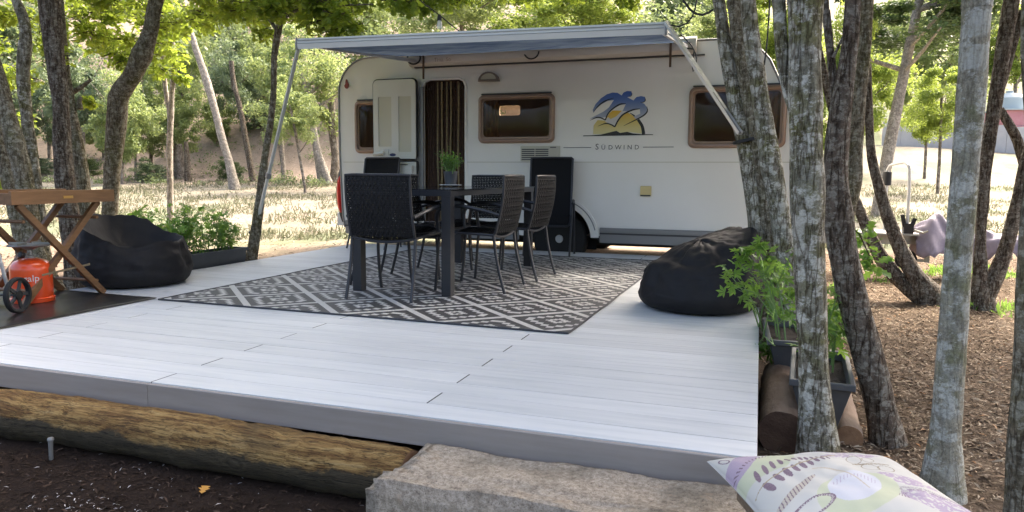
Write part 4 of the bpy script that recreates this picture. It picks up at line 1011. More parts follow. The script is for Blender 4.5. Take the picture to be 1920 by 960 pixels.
for k in range(26):
    x = dl + .03 + (dr - dl - .06) * k / 25
    dark = k not in (7, 10, 13, 16, 21); th_ = .012 if dark else .012
    P = [(x + .012 * noise.noise(Vector((k * 3.1, z * 1.2, 0))) + (.0 if dark else .018 * noise.noise(Vector((k, z, 3)))), CY0 + .062 + (.012 if k % 2 else -.004) - (0 if dark else .022), z) for z in [dtop - .02 - j * .09 for j in range(21)]]
    obj('strand', MB().tube(P, th_, 8, jitter=.25, seed=k), MT['strip_dark'] if dark else MT['strip_beige'], cur)
# the door leaf folded flat against the wall, upper and lower halves
dx0, dx1 = -4.775, -4.145
dy0, dy1 = CY0 - .115, CY0 - .07
up_ = vob('door', MB().prism(rounded(dx0, 1.10, dx1, 2.125, .07), dy0 + .012, dy1), MT['rubber'], smooth=False)
up_['label'] = 'open cream door leaf folded back against the caravan wall'
lf_o = [(dx0 + .014, 1.115), (dx1 - .014, 1.115)] + [p for p in rounded(dx0 + .014, 1.115, dx1 - .014, 2.111, .06) if p[1] > 1.5]
pl1 = (dx0 + .085, 1.27, dx0 + .275, 1.90); pl2 = (dx0 + .375, 1.20, dx0 + .555, 1.90)
obj('inner_panel', MB().prism(lf_o, dy0 - .004, dy0 + .0115, [rounded(*pl1, .012, 2)[::-1], rounded(*pl2, .012, 2)[::-1]]), MT['door_in'], up_, False)
obj('recess', MB().box((pl1[0] - .002, dy0 + .006, pl1[1] - .002), (pl1[2] + .002, dy0 + .0110, pl1[3] + .002)), MT['door_in2'], up_, False)
obj('recess', MB().box((pl2[0] - .002, dy0 + .006, pl2[1] - .002), (pl2[2] + .002, dy0 + .0110, pl2[3] + .002)), MT['door_in2'], up_, False)
obj('handle', MB().tube([(dx0 + .03, dy0 - .03, 1.175), (dx0 + .12, dy0 - .035, 1.18), (dx0 + .17, dy0 - .028, 1.19)], [.018, .02, .026], 10).box((dx0 + .10, dy0 - .012, 1.15), (dx0 + .23, dy0 - .0045, 1.235), ch=.004), MT['door_in'], up_)
st_ = MB().lathe([(0, -.002), (1, -.002), (1, .0), (0, .0)], n=20, mtx=Matrix.Translation((dx0 + .29, dy0 - .006, 1.165)) @ Matrix.Rotation(PI / 2, 4, 'X') @ Matrix.Diagonal((.045, .02, 1, 1)))
obj('sticker', st_, mat('sticker_blue', (.02, .03, .12), .4), up_, False)
lo_ = vob('door', MB().box((dx0, dy0 + .012, .28), (dx1, dy1, 1.088)), MT['rubber'], smooth=False)
lo_['label'] = 'lower half of the open door, mostly behind the chairs'
obj('inner_panel', MB().box((dx0 + .014, dy0 - .004, .295), (dx1 - .014, dy0 + .0115, 1.075), ch=.0), MT['door_in'], lo_, False)
obj('shelf', MB().box((dx0 + .36, dy0 - .07, .55), (dx1 - .04, dy0 - .0045, 1.03), ch=.006), MT['door_in'], lo_, False)
obj('shelf_slot', MB().box((dx0 + .38, dy0 - .072, 1.035), (dx1 - .12, dy0 - .02, 1.045)), MT['trim_dark'], lo_, False)
# lamps, vent, socket, arch, wheel
lm = []
lcx, lcz = -3.205, 2.055
half = [(lcx + .135 * math.cos(math.radians(a)), lcz + .115 * math.sin(math.radians(a))) for a in range(0, 181, 15)]
hl_ = [(lcx + .10 * math.cos(math.radians(a)), lcz + .025 + .07 * math.sin(math.radians(a))) for a in range(180, -1, -15)]
lp = vob('awning_lamp', MB().prism(half, CY0 - .05, CY0 - .001, [hl_]), mat('lamp_surround', (.16, .13, .10), .5), smooth=False)
obj('lens', MB().prism(hl_[::-1], CY0 - .044, CY0 - .03), mat('lamp_lens', (.48, .46, .36), .2), lp, False)
vob('marker_lamp', MB().prism([(-5.215 + .028 * math.sin(t) * (1.2 if math.cos(t) < 0 else .55), 2.095 + .062 * math.cos(t)) for t in [-2 * PI * k / 16 for k in range(16)]], CY0 - .018, CY0 - .001), MT['amber'], smooth=False)
vt = vob('vent_grille', MB().box((-2.79, CY0 - .02, 1.085), (-2.295, CY0 - .001, 1.268), ch=0), MT['vent'], smooth=False)
for row in range(6):
    for cgrp in range(2):
        xa = -2.775 + cgrp * .175; obj('slot', MB().box((xa, CY0 - .0225, 1.101 + row * .024), (xa + .165, CY0 - .0204, 1.114 + row * .024)), MT['trim_dark'], vt, False)
obj('badge', MB().box((-2.415, CY0 - .0245, 1.245), (-2.34, CY0 - .0204, 1.256)), MT['trim_dark'], vt, False)
sb_ = vob('socket_box', MB().box((-1.32, CY0 - .03, .685), (-1.195, CY0 - .001, .80), ch=.006), MT['cream_box'], smooth=False)
obj('flap', MB().box((-1.312, CY0 - .038, .70), (-1.203, CY0 - .0305, .795), ch=.002), MT['cream_box'], sb_, False)
obj('hinge', MB().box((-1.315, CY0 - .036, .682), (-1.2, CY0 - .0305, .697)), MT['trim_dark'], sb_, False)
def arc(r0, r1, a0, a1, st=6): 
    A = [math.radians(a) for a in np.arange(a0, a1 + .1, st)]
    return [(WX + r1 * math.cos(a), WZ + r1 * math.sin(a)) for a in A] + [(WX + r0 * math.cos(a), WZ + r0 * math.sin(a)) for a in A[::-1]]
wa = vob('wheel_arch', MB().prism(arc(.405, .50, 3, 177), CY0 - .028, CY0 - .0005), MT['white_gel'], smooth=False)
obj('lip', MB().tube([(x, CY0 - .026, z) for x, z in arc(.4, .468, 14, 168)[:26]], .007, 6), MT['trim_grey'], wa)
vob('wheel_well', MB().grid(lambda u, v: Vector((WX + .418 * math.cos(PI * u), CY0 + .03 + .30 * v, WZ + .418 * math.sin(PI * u))), 20, 3).box((WX - .4, CY0 + .33, .0), (WX + .4, CY0 + .34, .57)), MT['tyre'])
for (yy, s_) in ((CY0 + .02, 1), (CY1 - .22, -1)):
    gzw = gz(WX, yy); R_ = .33; zc = .145
    mtx = Matrix.Translation((WX, yy + .1, zc)) @ Matrix.Rotation(PI / 2, 4, 'X')
    wh = vob('wheel', MB().lathe([(.05, .07), (.10, .075), (.17, .06), (.195, .085), (.205, .085), (.205, -.08), (.1, -.085)], n=32, mtx=mtx), MT['rim'])
    obj('tyre', MB().lathe([(.205, -.085), (.25, -.1), (.315, -.095), (.335, -.07), (.338, 0), (.335, .07), (.315, .095), (.25, .1), (.205, .087)], n=40, mtx=mtx), MT['tyre'], wh)
    hub = MB().lathe([(0, .10), (.045, .10), (.055, .07)], n=20, mtx=mtx)
    obj('hub_cap', hub, MT['alu'], wh)
    for k in range(9):
        a = 2 * PI * k / 9
        obj('vent_hole', MB().lathe([(0, .079), (.02, .079), (.02, .07)], n=8, mtx=mtx @ Matrix.Translation((.125 * math.cos(a), .125 * math.sin(a), 0))), MT['tyre'], wh)
vob('axle', MB().tube([(WX, CY0 + .2, .12), (WX, CY1 - .2, .12)], .04, 10), MT['trim_dark'])
for y in (CY0 + .62, CY1 - .62): vob('chassis_rail', MB().box((CXL + .3, y, .03), (CXR + .3, y + .05, .154)), MT['trim_dark'], smooth=False)
for x in (CXL + .7, -.35):
    for y in (CY0 + .35, CY1 - .4): vob('corner_steady', MB().bar((x, y, .1), (x + .12, y, gz(x, y) - .01), .05, .03), MT['galv'], smooth=False)
# rear corner with tail light and bumper
vob('bumper', MB().box((CXL - .10, CY0 + .06, .22), (CXL + .028, CY1 - .06, .42), ch=.03), MT['white_gel'])
tl = vob('tail_light', MB().grid(lambda u, v: Vector((CXL - .085 + .07 * abs(2 * v - 1) ** 2.6 + .01, CY0 + .03 + .12 * u, .27 + .78 * v)), 4, 24).grid(lambda u, v: Vector((CXL + .045 - u * (.12 - .07 * abs(2 * v - 1) ** 2.6), CY0 + .029 - .03 * math.sin(u * PI) * (1 - abs(2 * v - 1) ** 3), .27 + .78 * v)), 8, 24), MT['rubber'])
obj('lens', MB().grid(lambda u, v: Vector((CXL + .02 - u * (.097 - .05 * abs(2 * v - 1) ** 3), CY0 + .018 - .034 * math.sin(u * PI), .40 + .49 * v)), 8, 16).grid(lambda u, v: Vector((CXL - .082 + .05 * abs(2 * v - 1) ** 3, CY0 + .018 + .11 * u, .40 + .49 * v)), 4, 16), MT['red'], tl)

# printed logo: outlines taken in the logo's own plane
def lg(x, y): p = at(1080 + x / 6.4, 150 + y / 6.4, CY0); return (p.x, p.z)
def shape(name, pts, m, dy, par):
    P = [lg(*p) for p in pts]
    A = sum(P[i][0] * P[(i + 1) % len(P)][1] - P[(i + 1) % len(P)][0] * P[i][1] for i in range(len(P)))
    if A < 0: P = P[::-1]
    return obj(name, MB().prism(P, CY0 - .0015 - dy, CY0 - .0003 - dy), m, par, False)
def brush(name, pts, wds, par, m=None, dy=.003):
    Q = catmull([(x, y, 0, w_) for (x, y), w_ in zip(pts, wds)], 12); L_, R_ = [], []
    for i, q in enumerate(Q):
        a = Q[max(0, i - 1)]; b = Q[min(len(Q) - 1, i + 1)]; d = (b - a)[:2]; d = d / (np.linalg.norm(d) + 1e-9); nn_ = np.array([-d[1], d[0]]) * q[3] / 2
        L_.append((q[0] + nn_[0], q[1] + nn_[1])); R_.append((q[0] - nn_[0], q[1] - nn_[1]))
    return shape(name, L_ + R_[::-1], m or MT['ink'], dy, par)
zt, zb_ = lg(0, 130)[1], lg(0, 660)[1]
blue = grad_z('logo_blue_fade', lg(0, 470)[1], lg(0, 140)[1], [(0, (.42, .45, .52)), (.35, (.22, .28, .42)), (.65, (.09, .17, .42)), (1, (.03, .09, .36))])
sun_m = grad_z('logo_sun_fade', lg(0, 650)[1], lg(0, 365)[1], [(0, (.68, .63, .33)), (.55, (.66, .52, .14)), (1, (.80, .45, .02))])
logo = vob('logo', MB().prism([lg(*p) for p in ((88, 676), (925, 660), (925, 652), (88, 666))][::1], CY0 - .0055, CY0 - .0043), MT['ink'], smooth=False)
logo['label'] = 'printed emblem of two blue birds flying over a yellow sun'
shape('sun', [(205, 650), (212, 545), (260, 482), (345, 487), (400, 400), (440, 366), (560, 368), (640, 400), (700, 440), (752, 500), (782, 560), (795, 645), (640, 625), (600, 630), (535, 635), (485, 612), (400, 632), (300, 652)], sun_m, 0, logo)
wing = mat('logo_white', (.62, .61, .58), .4)
shape('wing', [(345, 490), (385, 445), (415, 470), (480, 440), (545, 375), (600, 330), (700, 345), (600, 385), (540, 430), (500, 490), (466, 560), (420, 528), (370, 512)], wing, .0008, logo)
shape('bird', [(200, 362), (235, 290), (300, 220), (370, 172), (440, 150), (500, 155), (548, 185), (572, 150), (612, 133), (665, 135), (673, 170), (645, 200), (615, 207), (690, 245), (725, 205), (780, 193), (828, 203), (833, 245), (805, 268), (765, 262), (820, 285), (855, 335), (845, 390), (790, 445), (725, 475), (690, 440), (770, 405), (768, 352), (700, 355), (640, 378), (560, 372), (598, 290), (530, 302), (450, 345), (400, 395), (375, 440), (300, 455), (165, 465), (240, 425), (330, 380), (395, 330), (455, 240), (380, 250), (300, 295), (240, 350), (212, 392)], blue, .0016, logo)
brush('outline', [(208, 390), (262, 320), (345, 255), (455, 215)], [3, 12, 16, 4], logo)
brush('outline', [(170, 485), (250, 450), (305, 457), (350, 480)], [3, 14, 14, 14], logo)
brush('outline', [(352, 482), (385, 405), (450, 340), (530, 292), (600, 284)], [14, 14, 16, 18, 6], logo, dy=.0035)
brush('outline', [(262, 555), (355, 522), (420, 535), (466, 562)], [3, 14, 14, 16], logo)
brush('outline', [(466, 563), (510, 480), (570, 412), (680, 360), (765, 346)], [16, 18, 18, 18, 8], logo, dy=.0035)
brush('outline', [(572, 550), (650, 512), (740, 467), (820, 420), (857, 372), (850, 315)], [3, 10, 14, 16, 14, 3], logo)
brush('outline', [(650, 396), (705, 432)], [6, 18], logo); brush('outline', [(745, 475), (790, 545), (805, 600), (812, 650)], [34, 36, 38, 40], logo, dy=.0025)
brush('outline', [(770, 265), (805, 268), (833, 245), (830, 215)], [4, 10, 10, 3], logo, dy=.0035); brush('outline', [(640, 200), (665, 190), (675, 160)], [3, 9, 3], logo, dy=.0035)
shape('hill', [(90, 672), (300, 655), (400, 630), (485, 610), (530, 635), (615, 622), (680, 640), (780, 650), (925, 652), (925, 658), (700, 660), (350, 664)], MT['ink'], .0045, logo)
cap = vob('lettering', MB().box((-2.255, CY0 - .002, 1.243), (-1.915, CY0 - .0004, 1.250)).box((-1.305, CY0 - .002, 1.243), (-.957, CY0 - .0004, 1.250)), MT['ink'], smooth=False)
cap['label'] = 'the word SÜDWIND between two thin lines'
x = -1.868
for ch_, sz, adv in (('S', .098, .072), ('Ü', .074, .084), ('D', .074, .080), ('W', .074, .098), ('I', .074, .046), ('N', .074, .084), ('D', .074, .08)):
    me = text_me('letter', ch_, sz, MT['ink'], .0006, 1.0, 'LEFT'); o = obj('letter', me, None, cap); o.matrix_local = Matrix.Translation((x, CY0 - .0015, 1.222)) @ Matrix.Rotation(PI / 2, 4, 'X'); x += adv

# awning
AX0, AX1, AYF = -4.235, -.765, 6.02
AZF, AZC = 2.145, 2.39
cs_poly_y = [(CY0 - .001, 2.262), (CY0 - .07, 2.268), (CY0 - .115, 2.30), (CY0 - .125, 2.36), (CY0 - .11, 2.425), (CY0 - .06, 2.455), (CY0 - .001, 2.46)]
def xsec(poly, x0, x1):
    n = len(poly); vs = [(x0, y, z) for y, z in poly] + [(x1, y, z) for y, z in poly]
    return MB().add(vs, [(i, i + n, (i + 1) % n + n, (i + 1) % n) for i in range(n)] + [tuple(range(n)), tuple(range(2 * n - 1, n - 1, -1))])
aw = vob('awning', xsec(cs_poly_y, AX0 + .05, AX1 - .04), MT['case_cream'])
aw['label'] = 'cream awning cassette with its blue-grey canopy wound out'
# grey rubber line along the cassette's lower edge, end caps
obj('seal', MB().box((AX0 + .03, CY0 - .05, 2.250), (AX1 + .12, CY0 - .002, 2.2615)), MT['trim_dark'], aw, False)
for x0_, x1_ in ((AX0 - .02, AX0 + .049), (AX1 - .039, AX1 + .03)): obj('end_cap', xsec([(y - .004 if y < CY0 - .01 else y, z) for y, z in cs_poly_y], x0_, x1_), MT['case_cream'], aw)
def canopy(u, v):
    x = AX0 + .03 + (AX1 - AX0 - .06) * u; y = AYF + (CY0 - .10 - AYF) * v
    return Vector((x, y, AZF + (AZC - AZF) * v - .035 * math.sin(v * PI) * (1 + .2 * math.sin(u * 5)) + .006 * math.sin(u * 60) * math.sin(v * PI)))
can = obj('canopy', MB().grid(canopy, 120, 20), MT['awning'], aw)
rl = obj('front_rail', xsec([(AYF - .035, AZF - .055), (AYF - .045, AZF - .01), (AYF - .03, AZF + .045), (AYF + .02, AZF + .05), (AYF + .04, AZF + .01), (AYF + .02, AZF - .045)], AX0 + .01, AX1 - .01), MT['rail'], aw, angle=20)
for z_ in (-.006, .022): obj('groove', MB().box((AX0 + .015, AYF - .0485, AZF + z_), (AX1 - .015, AYF - .042, AZF + z_ + .004)), MT['trim_grey'], rl, False)
for x_ in (AX0, AX1):
    obj('rail_end', xsec([(AYF - .04, AZF - .06), (AYF - .05, AZF - .01), (AYF - .033, AZF + .05), (AYF + .024, AZF + .055), (AYF + .045, AZF + .01), (AYF + .022, AZF - .05)], x_ - .01, x_ + .0095), MT['trim_grey'], rl)
    s_ = 1 if x_ == AX0 else -1; el = (x_ + s_ * .25, (AYF + CY0) / 2, 2.27)
    obj('spring_arm', MB().bar((x_ + s_ * .06, AYF + .03, AZF + .0), (x_ + s_ * .07, CY0 - .12, 2.33), .03, .045), MT['alu'], aw, False)
obj('crank_eye', MB().tube([(-2.62 + .09 * math.cos(math.radians(a)), CY0 - .15, 2.365 + .085 * math.sin(math.radians(a)) if a > 200 else 2.33) for a in range(180, 361, 15)], .009, 8), MT['rubber'], aw)
obj('grip', MB().tube([(-4.16 + .09 * math.cos(math.radians(a)), CY0 - .15, 2.36 + .075 * math.sin(math.radians(a))) for a in range(150, 391, 15)], .011, 8), MT['rubber'], aw)
MT['rusty'] = mat('rusty_strap', (.10, .06, .035), .8)
obj('hook', MB().box((-4.045, CY0 - .145, 2.10), (-4.025, CY0 - .128, 2.43)), MT['rusty'], aw, False); obj('hook', MB().box((-1.02, CY0 - .145, 2.12), (-.995, CY0 - .128, 2.40)), MT['rusty'], aw, False)
PLB = at(474, 452, 6.47)
lp_ = obj('support_pole', MB().bar((AX0 + .01, AYF - .02, AZF - .03), PLB, .028, .024), MT['pole'], aw, False); lp_['label'] = 'left awning pole tied to the slender tree'
obj('pole_joint', MB().bar(Vector((AX0 + .01, AYF - .02, AZF - .03)).lerp(PLB, .62), Vector((AX0 + .01, AYF - .02, AZF - .03)).lerp(PLB, .645), .046, .042), MT['trim_grey'], lp_, False)
PRB = at(1388, 250, 5.2)
rp = obj('support_pole', MB().bar((AX1 - .0, AYF - .06, AZF + .035), PRB, .036, .024), MT['alu'], aw, False); rp['label'] = 'right awning pole tied to the front tree trunks'
obj('pole_groove', MB().bar(Vector((AX1, AYF - .06, AZF + .035)).lerp(PRB, .03) + Vector((0, -.014, 0)), PRB + Vector((0, -.014, 0)), .012, .010), MT['trim_grey'], rp, False)
tm = text_me('lettering', 'Ti·iü. So', .07, mat('faded_script', (.36, .27, .2), .6), .0004); lt_ = obj('lettering', tm, None, aw); lt_.matrix_local = Matrix.Translation((-3.78, CY0 - .1262, 2.305)) @ Matrix.Rotation(PI / 2, 4, 'X') @ Matrix.Shear('XY', 4, (.2, 0)) if False else Matrix.Translation((-3.78, CY0 - .1262, 2.305)) @ Matrix.Rotation(PI / 2, 4, 'X')
for ch in aw.children_recursive:                     # the wound-out front hangs a little lower at its right end
    if ch.name.split('.')[0] in ('canopy', 'front_rail', 'groove', 'rail_end', 'spring_arm', 'support_pole', 'pole_groove'):
        for vtx in ch.data.vertices:
            wt = max(0, min(1, (CY0 - vtx.co.y) / (CY0 - AYF))); wx = max(0, min(1, (vtx.co.x - AX0) / (AX1 - AX0)))
            if ch.name.startswith(('support', 'pole_g')) and vtx.co.z < 1.9: continue
            vtx.co.z -= .055 * wt * wx
# drawbar with jockey wheel and the upright rack
yc = 9.5
vob('drawbar', MB().bar((CXR - .3, yc - .5, .20), (1.72, yc - .03, .20), .06, .11).bar((CXR - .3, yc + .5, .20), (1.72, yc + .03, .20), .06, .11).box((1.6, yc - .06, .145), (1.95, yc + .06, .258)), MT['galv'], smooth=False)
jw = vob('jockey_wheel', MB().bar((1.86, yc - .08, .30), (1.86, yc - .08, -.06), .05, .05).bar((1.55, yc - .08, -.04), (1.88, yc - .08, -.04), .035, .03), MT['galv'], smooth=False)
jm_ = Matrix.Translation((1.64, yc - .10, -.03)) @ Matrix.Rotation(PI / 2, 4, 'X')
obj('tyre', MB().lathe([(.0, -.02), (.06, -.022), (.10, -.03), (.115, -.02), (.115, .02), (.10, .03), (.06, .022), (0, .02)], n=28, mtx=jm_), MT['tyre'], jw)
obj('hub', MB().lathe([(0, .0), (.04, .0), (.04, .036), (0, .04)], n=16, mtx=jm_), MT['galv'], jw)
rk = vob('bicycle_rack', MB().tube([p[:3] for p in catmull([(1.60, yc - .28, .30, 0), (1.59, yc - .28, .9, 0), (1.575, yc - .27, 1.05, 0), (1.55, yc - .2, 1.09, 0), (1.45, yc + .15, 1.06, 0), (1.43, yc + .2, 1.0, 0), (1.435, yc + .2, .6, 0), (1.44, yc + .2, .28, 0)], .06)], .018, 10), MT['white'])
obj('pad', MB().lathe([(.0, .82), (.05, .825), (.05, .985), (0, .99)], c=(1.435, yc + .2, 0), n=14), MT['rubber'], rk)
obj('clamp', MB().box((1.56, yc - .33, .27), (1.66, yc - .22, .40)).bar((1.57, yc - .3, .36), (1.54, yc - .3, .50), .03, .04).bar((1.64, yc - .3, .36), (1.67, yc - .3, .46), .03, .04), MT['rubber'], rk, False)
obj('rack_tray', MB().box((.95, yc - .34, .262), (1.72, yc + .28, .285)).tube([(1.66, yc - .35, .33), (1.75, yc - .35, .30), (1.80, yc - .35, .32)], .014, 6), MT['galv'], rk, False)
# lilac cover over the coupling head
def tarp(u, v):
    x = 1.72 + 1.06 * u; a = (v - .5) * 2
    pk = .22 * math.exp(-((u - .22) / .17) ** 2) * math.exp(-(a / .6) ** 2) + .07 * math.exp(-((u - .78) / .2) ** 2)
    y = yc + a * (.26 - .05 * u) * (1 + .2 * math.sin(u * 9)); z = .27 + pk - .30 * abs(a) ** 2.2 * (.75 + .25 * math.sin(u * 13)) - .06 * u
    n_ = noise.noise(Vector((x * 4, a * 2, 3))) * .09 + abs(noise.noise(Vector((x * 9 + a * 2, a * 2, 6)))) * .09
    return Vector((x, y - .04 * math.sin(u * 20 + a), z + n_))
tp = obj('trailer_cover', MB().grid(tarp, 50, 30), MT['tarp'], None, True, angle=60); tag(tp, 'crumpled lilac fabric cover draped over the caravan coupling at the right', 'cover')
tp.modifiers.new('thickness', 'SOLIDIFY').thickness = .004

# ------------------------------------------------------------ cables and bulb
sl = thing('string_light', 'black cable with a single clear bulb hanging above the awning rail', 'string light', tuple(at(824, 27, 6.3)))
off = Vector(sl.location)
def rel(P): return [Vector(p) - off for p in P]
obj('cable', MB().tube(rel([p[:3] for p in catmull([tuple(at(700, -90, 5.8)) + (0,), tuple(at(785, -2, 6.1)) + (0,), tuple(at(805, 14, 6.2)) + (0,), tuple(at(826, 30, 6.3)) + (0,), tuple(at(850, 50, 6.35)) + (0,), tuple(at(879, 71, 6.4)) + (0,)], .05)]), .006, 6), MT['cable'], sl)
bo = Vector(at(824, 27, 6.3)) - off
so_ = obj('socket', MB().lathe([(0, .0), (.012, -.002), (.02, -.02), (.022, -.055), (.0, -.056)], c=bo, n=14), MT['rubber'], sl)
obj('bulb', MB().lathe([(.016, -.056), (.022, -.07), (.026, -.10), (.024, -.125), (.012, -.135), (0, -.137)], c=bo, n=16), MT['bulb'], sl)
obj('filament', MB().tube([bo + Vector((-.006, 0, -.06)), bo + Vector((-.008, 0, -.10)), bo + Vector((.008, 0, -.10)), bo + Vector((.006, 0, -.06))], .0012, 4), MT['brass'], sl)
def cable(label, pts, Y, r=.006):
    P = [p[:3] for p in catmull([tuple(at(px, py, Y)) + (0,) for px, py in pts], .04)]
    return tag(obj('cable', MB().tube(P, r, 6), MT['cable'], None), label, 'cable')
cable('black cable looping down from the treetop beside the awning pole', [(1270, -60), (1282, 2), (1294, 18), (1305, 26), (1318, 28), (1330, 23), (1337, 18)], 5.35, .008)
cable('thin black cable curving from the awning rail end up to the looping cable', [(1258, 47), (1272, 50), (1288, 44), (1299, 30), (1305, 8), (1308, -20)], 5.6, .006)
cable('tangled black cord dangling behind the right awning pole', [(1258, 50), (1266, 72), (1282, 90), (1300, 92), (1306, 110), (1305, 128), (1300, 134), (1297, 118), (1302, 95), (1290, 78), (1276, 64)], 6.1, .006)
cable('black cord hanging between the lichened trunks above the caravan corner', [(1444, -20), (1442, 25), (1438, 80), (1433, 122)], 5.6, .006)
# ties
def tie(label, px, py, Y, r, parent_y=0, tilt=.25):
    c = at(px, py, Y); mtx = Matrix.Translation(c) @ Matrix.Rotation(tilt, 4, 'Y')
    return tag(obj('tie_strap', MB().lathe([(r, -.011), (r + .005, -.010), (r + .006, .0), (r + .005, .010), (r, .011)], n=24, mtx=mtx), MT['rubber'], None), label, 'strap')
tie('black strap tying the right awning pole to the lichened tree trunk', 1403, 263, 5.34, .098, tilt=-.2)
tie('black strap tying the left awning pole to the slender tree', 478, 437, 6.46, .062, tilt=.2)

# ------------------------------------------------------------ near trees
def crown_mesh(name, seed, n, size, m, R=2.1, Hh=1.5, clumps=60, tmpl=DIAMOND):
    g = np.random.default_rng(seed); cl = []
    for _ in range(clumps):
        d = g.normal(size=3); d /= np.linalg.norm(d); r = g.uniform(.2, 1) ** .5
        cl.append((d[0] * r * R, d[1] * r * R, d[2] * r * Hh, R * .24, R * .17))
    P = blob_points(cl, n // clumps, g); V, Fc = leaf_cloud(P, size, tmpl, g=g); return np_mesh(name, V, Fc, m)
CANOPY = [crown_mesh('crown', s, 9000, .13, MT['leaf_canopy'], 2.2, 1.2) for s in (1, 2)]
def trunk_path(pts, Y, up_to=5.0, base_ext=.12, dy=0.):
    """pts (px, py, width px) from the top down, in the plane y=Y (dy leans it away upwards)"""
    out = []
    for px, py, wd in pts:
        p = at(px, py, Y); 
        if dy: p = at(px, py, Y + dy * max(0, p.z + .3))
        out.append((p.x, p.y, p.z, wd * .5 * depth(p) / F))
    a, b = np.array(out[0]), np.array(out[1]); d = (a - b) / max(1e-6, np.linalg.norm((a - b)[:3])); ext = []
    if up_to > a[2]:
        k = (up_to - a[2]) / max(.35, d[2]); e = a + d * k * .9; e[3] = a[3] * .6; e[2] = up_to; mid = (a + e) / 2; mid[3] = a[3] * .85; ext = [tuple(e), tuple(mid)]
    out = ext + out
    return out
def near_tree(label, stems, Y, bark, base=None, crown=True, cat='tree', group=None, up=4.6, branches=(), crown_at=None, dy=0., name='tree', knots=0):
    P0 = trunk_path(stems[0], Y, up, dy=dy); bx, by, bz_, br = P0[-1]
    g0 = gz(bx, by)
    t = thing(name, label, cat, (bx, by, g0), 0, group); off = np.array([bx, by, g0, 0])
    for k, st in enumerate(stems):
        P = trunk_path(st, Y + (0 if k == 0 else .03 * k), up, dy=dy)[::-1]
        if k == 0 or P[0][2] < g0 + .35:
            b0 = np.array(P[0]); 
            P = [(b0[0] + .0, b0[1], g0 - .12, b0[3] * 1.8), (b0[0], b0[1], min(b0[2] - .03, g0 + .02), b0[3] * 1.4)] + [q for q in P if q[2] > g0 + .08]
        C_ = [c - off for c in catmull(P, .045)]
        kn = [(random.uniform(.1, .9) * len(C_), random.uniform(.06, .14)) for _ in range(3)]
        rs = [max(.008, c[3] * .9) * (1 + sum(a_ * math.exp(-((i - k_) / 2.2) ** 2) for k_, a_ in kn) + .05 * noise.noise(Vector((i * .17, k, 1)))) for i, c in enumerate(C_)]
        obj('trunk', MB().tube([tuple(c[:3]) for c in C_], rs, 22, jitter=.13, seed=Y * 3 + k), MT[bark], t, True, angle=80)
    for br_ in branches:
        pts, Yb = br_
        P = []
        for px, py, wd in pts: p = at(px, py, Yb); P.append((p.x, p.y, p.z, wd * .5 * depth(p) / F))
        C_ = [c - off for c in catmull(P, .06)]
        obj('branch', MB().tube([tuple(c[:3]) for c in C_], [max(.003, c[3]) for c in C_], 10, jitter=.1), MT[bark], t, True, angle=80)
    if crown:
        c = obj('crown', random.choice(CANOPY), None, t); cx, cy = crown_at if crown_at else P0[0][:2]
        c.location = (cx - bx, cy - by, 4.75 + random.uniform(-.1, .5) - g0); c.rotation_euler = (0, 0, random.uniform(0, 6)); c.scale = (1.05, 1.05, random.uniform(.9, 1.1))
    return t, off
def spray(t, off, clusters, m='leaf_oak', per=85, size=.072, Rpx=27, seed=0, tmpl=LOBED):
    g = np.random.default_rng(seed); cl = []
    for px, py, Y, *rr in clusters:
        p = at(px, py, Y); R = (rr[0] if rr else Rpx) * depth(p) / F; cl.append((p.x - off[0], p.y - off[1], p.z - off[2], R * 1.1, R * .85))
    P = blob_points(cl, int(per * 1.15), g); V, Fc = leaf_cloud(P, size, tmpl, droop=.35, g=g)
    obj('foliage', np_mesh('foliage', V, Fc, MT[m]), None, t)
    tw = MB()
    for (x, y, z, R, _) in cl:
        for k in range(3):
            a = g.uniform(0, 6.28); tw.tube([(x - R * math.cos(a), y - R * math.sin(a), z + g.uniform(-.3, .3) * R), (x, y, z + .05 * R), (x + R * math.cos(a + .5), y + R * math.sin(a + .5), z + g.uniform(-.4, .3) * R)], [.006, .005, .002], 4)
    tag(obj('twigs', tw, MT['twig'], t), kind='stuff')
def region(x0, x1, y0, y1, Y0, Y1, n, seed, R=27):
    g = random.Random(seed); return [(g.uniform(x0, x1), g.uniform(y0, y1), g.uniform(Y0, Y1), R * g.uniform(.7, 1.3)) for _ in range(n)]

t, o_ = near_tree('oak trunk leaning in from the left edge, foremost of the left group', [[(-60, -20, 24), (-12, 120, 30), (18, 230, 32), (45, 340, 34), (62, 450, 37), (88, 520, 41), (112, 575, 45)]], 4.5, 'bark_oak')
spray(t, o_, region(-30, 60, -20, 90, 5.2, 6.2, 8, 1) + [(10, 300, 5.5, 20), (25, 330, 5.6, 18), (-5, 350, 5.5, 20)], per=60, seed=1)
t, o_ = near_tree('thinner trunk at the left edge behind the tray table', [[(-40, 130, 22), (-12, 230, 26), (12, 320, 28), (30, 400, 30), (45, 470, 32), (60, 540, 36)]], 4.95, 'bark_oak', crown=False)
t, o_ = near_tree('pale barked wavy trunk, second from the left edge', [[(22, -20, 16), (42, 30, 20), (48, 70, 22), (43, 140, 25), (50, 220, 23), (62, 310, 24), (72, 400, 26), (80, 470, 28), (92, 545, 32)]], 5.2, 'bark_pale', branches=[([(46, 60, 12), (38, 20, 9), (20, -20, 8)], 5.2)])
spray(t, o_, region(50, 110, 30, 110, 5.3, 6.5, 6, 2) + region(0, 50, 130, 250, 5.6, 6.6, 7, 22, 20), per=55, seed=2)
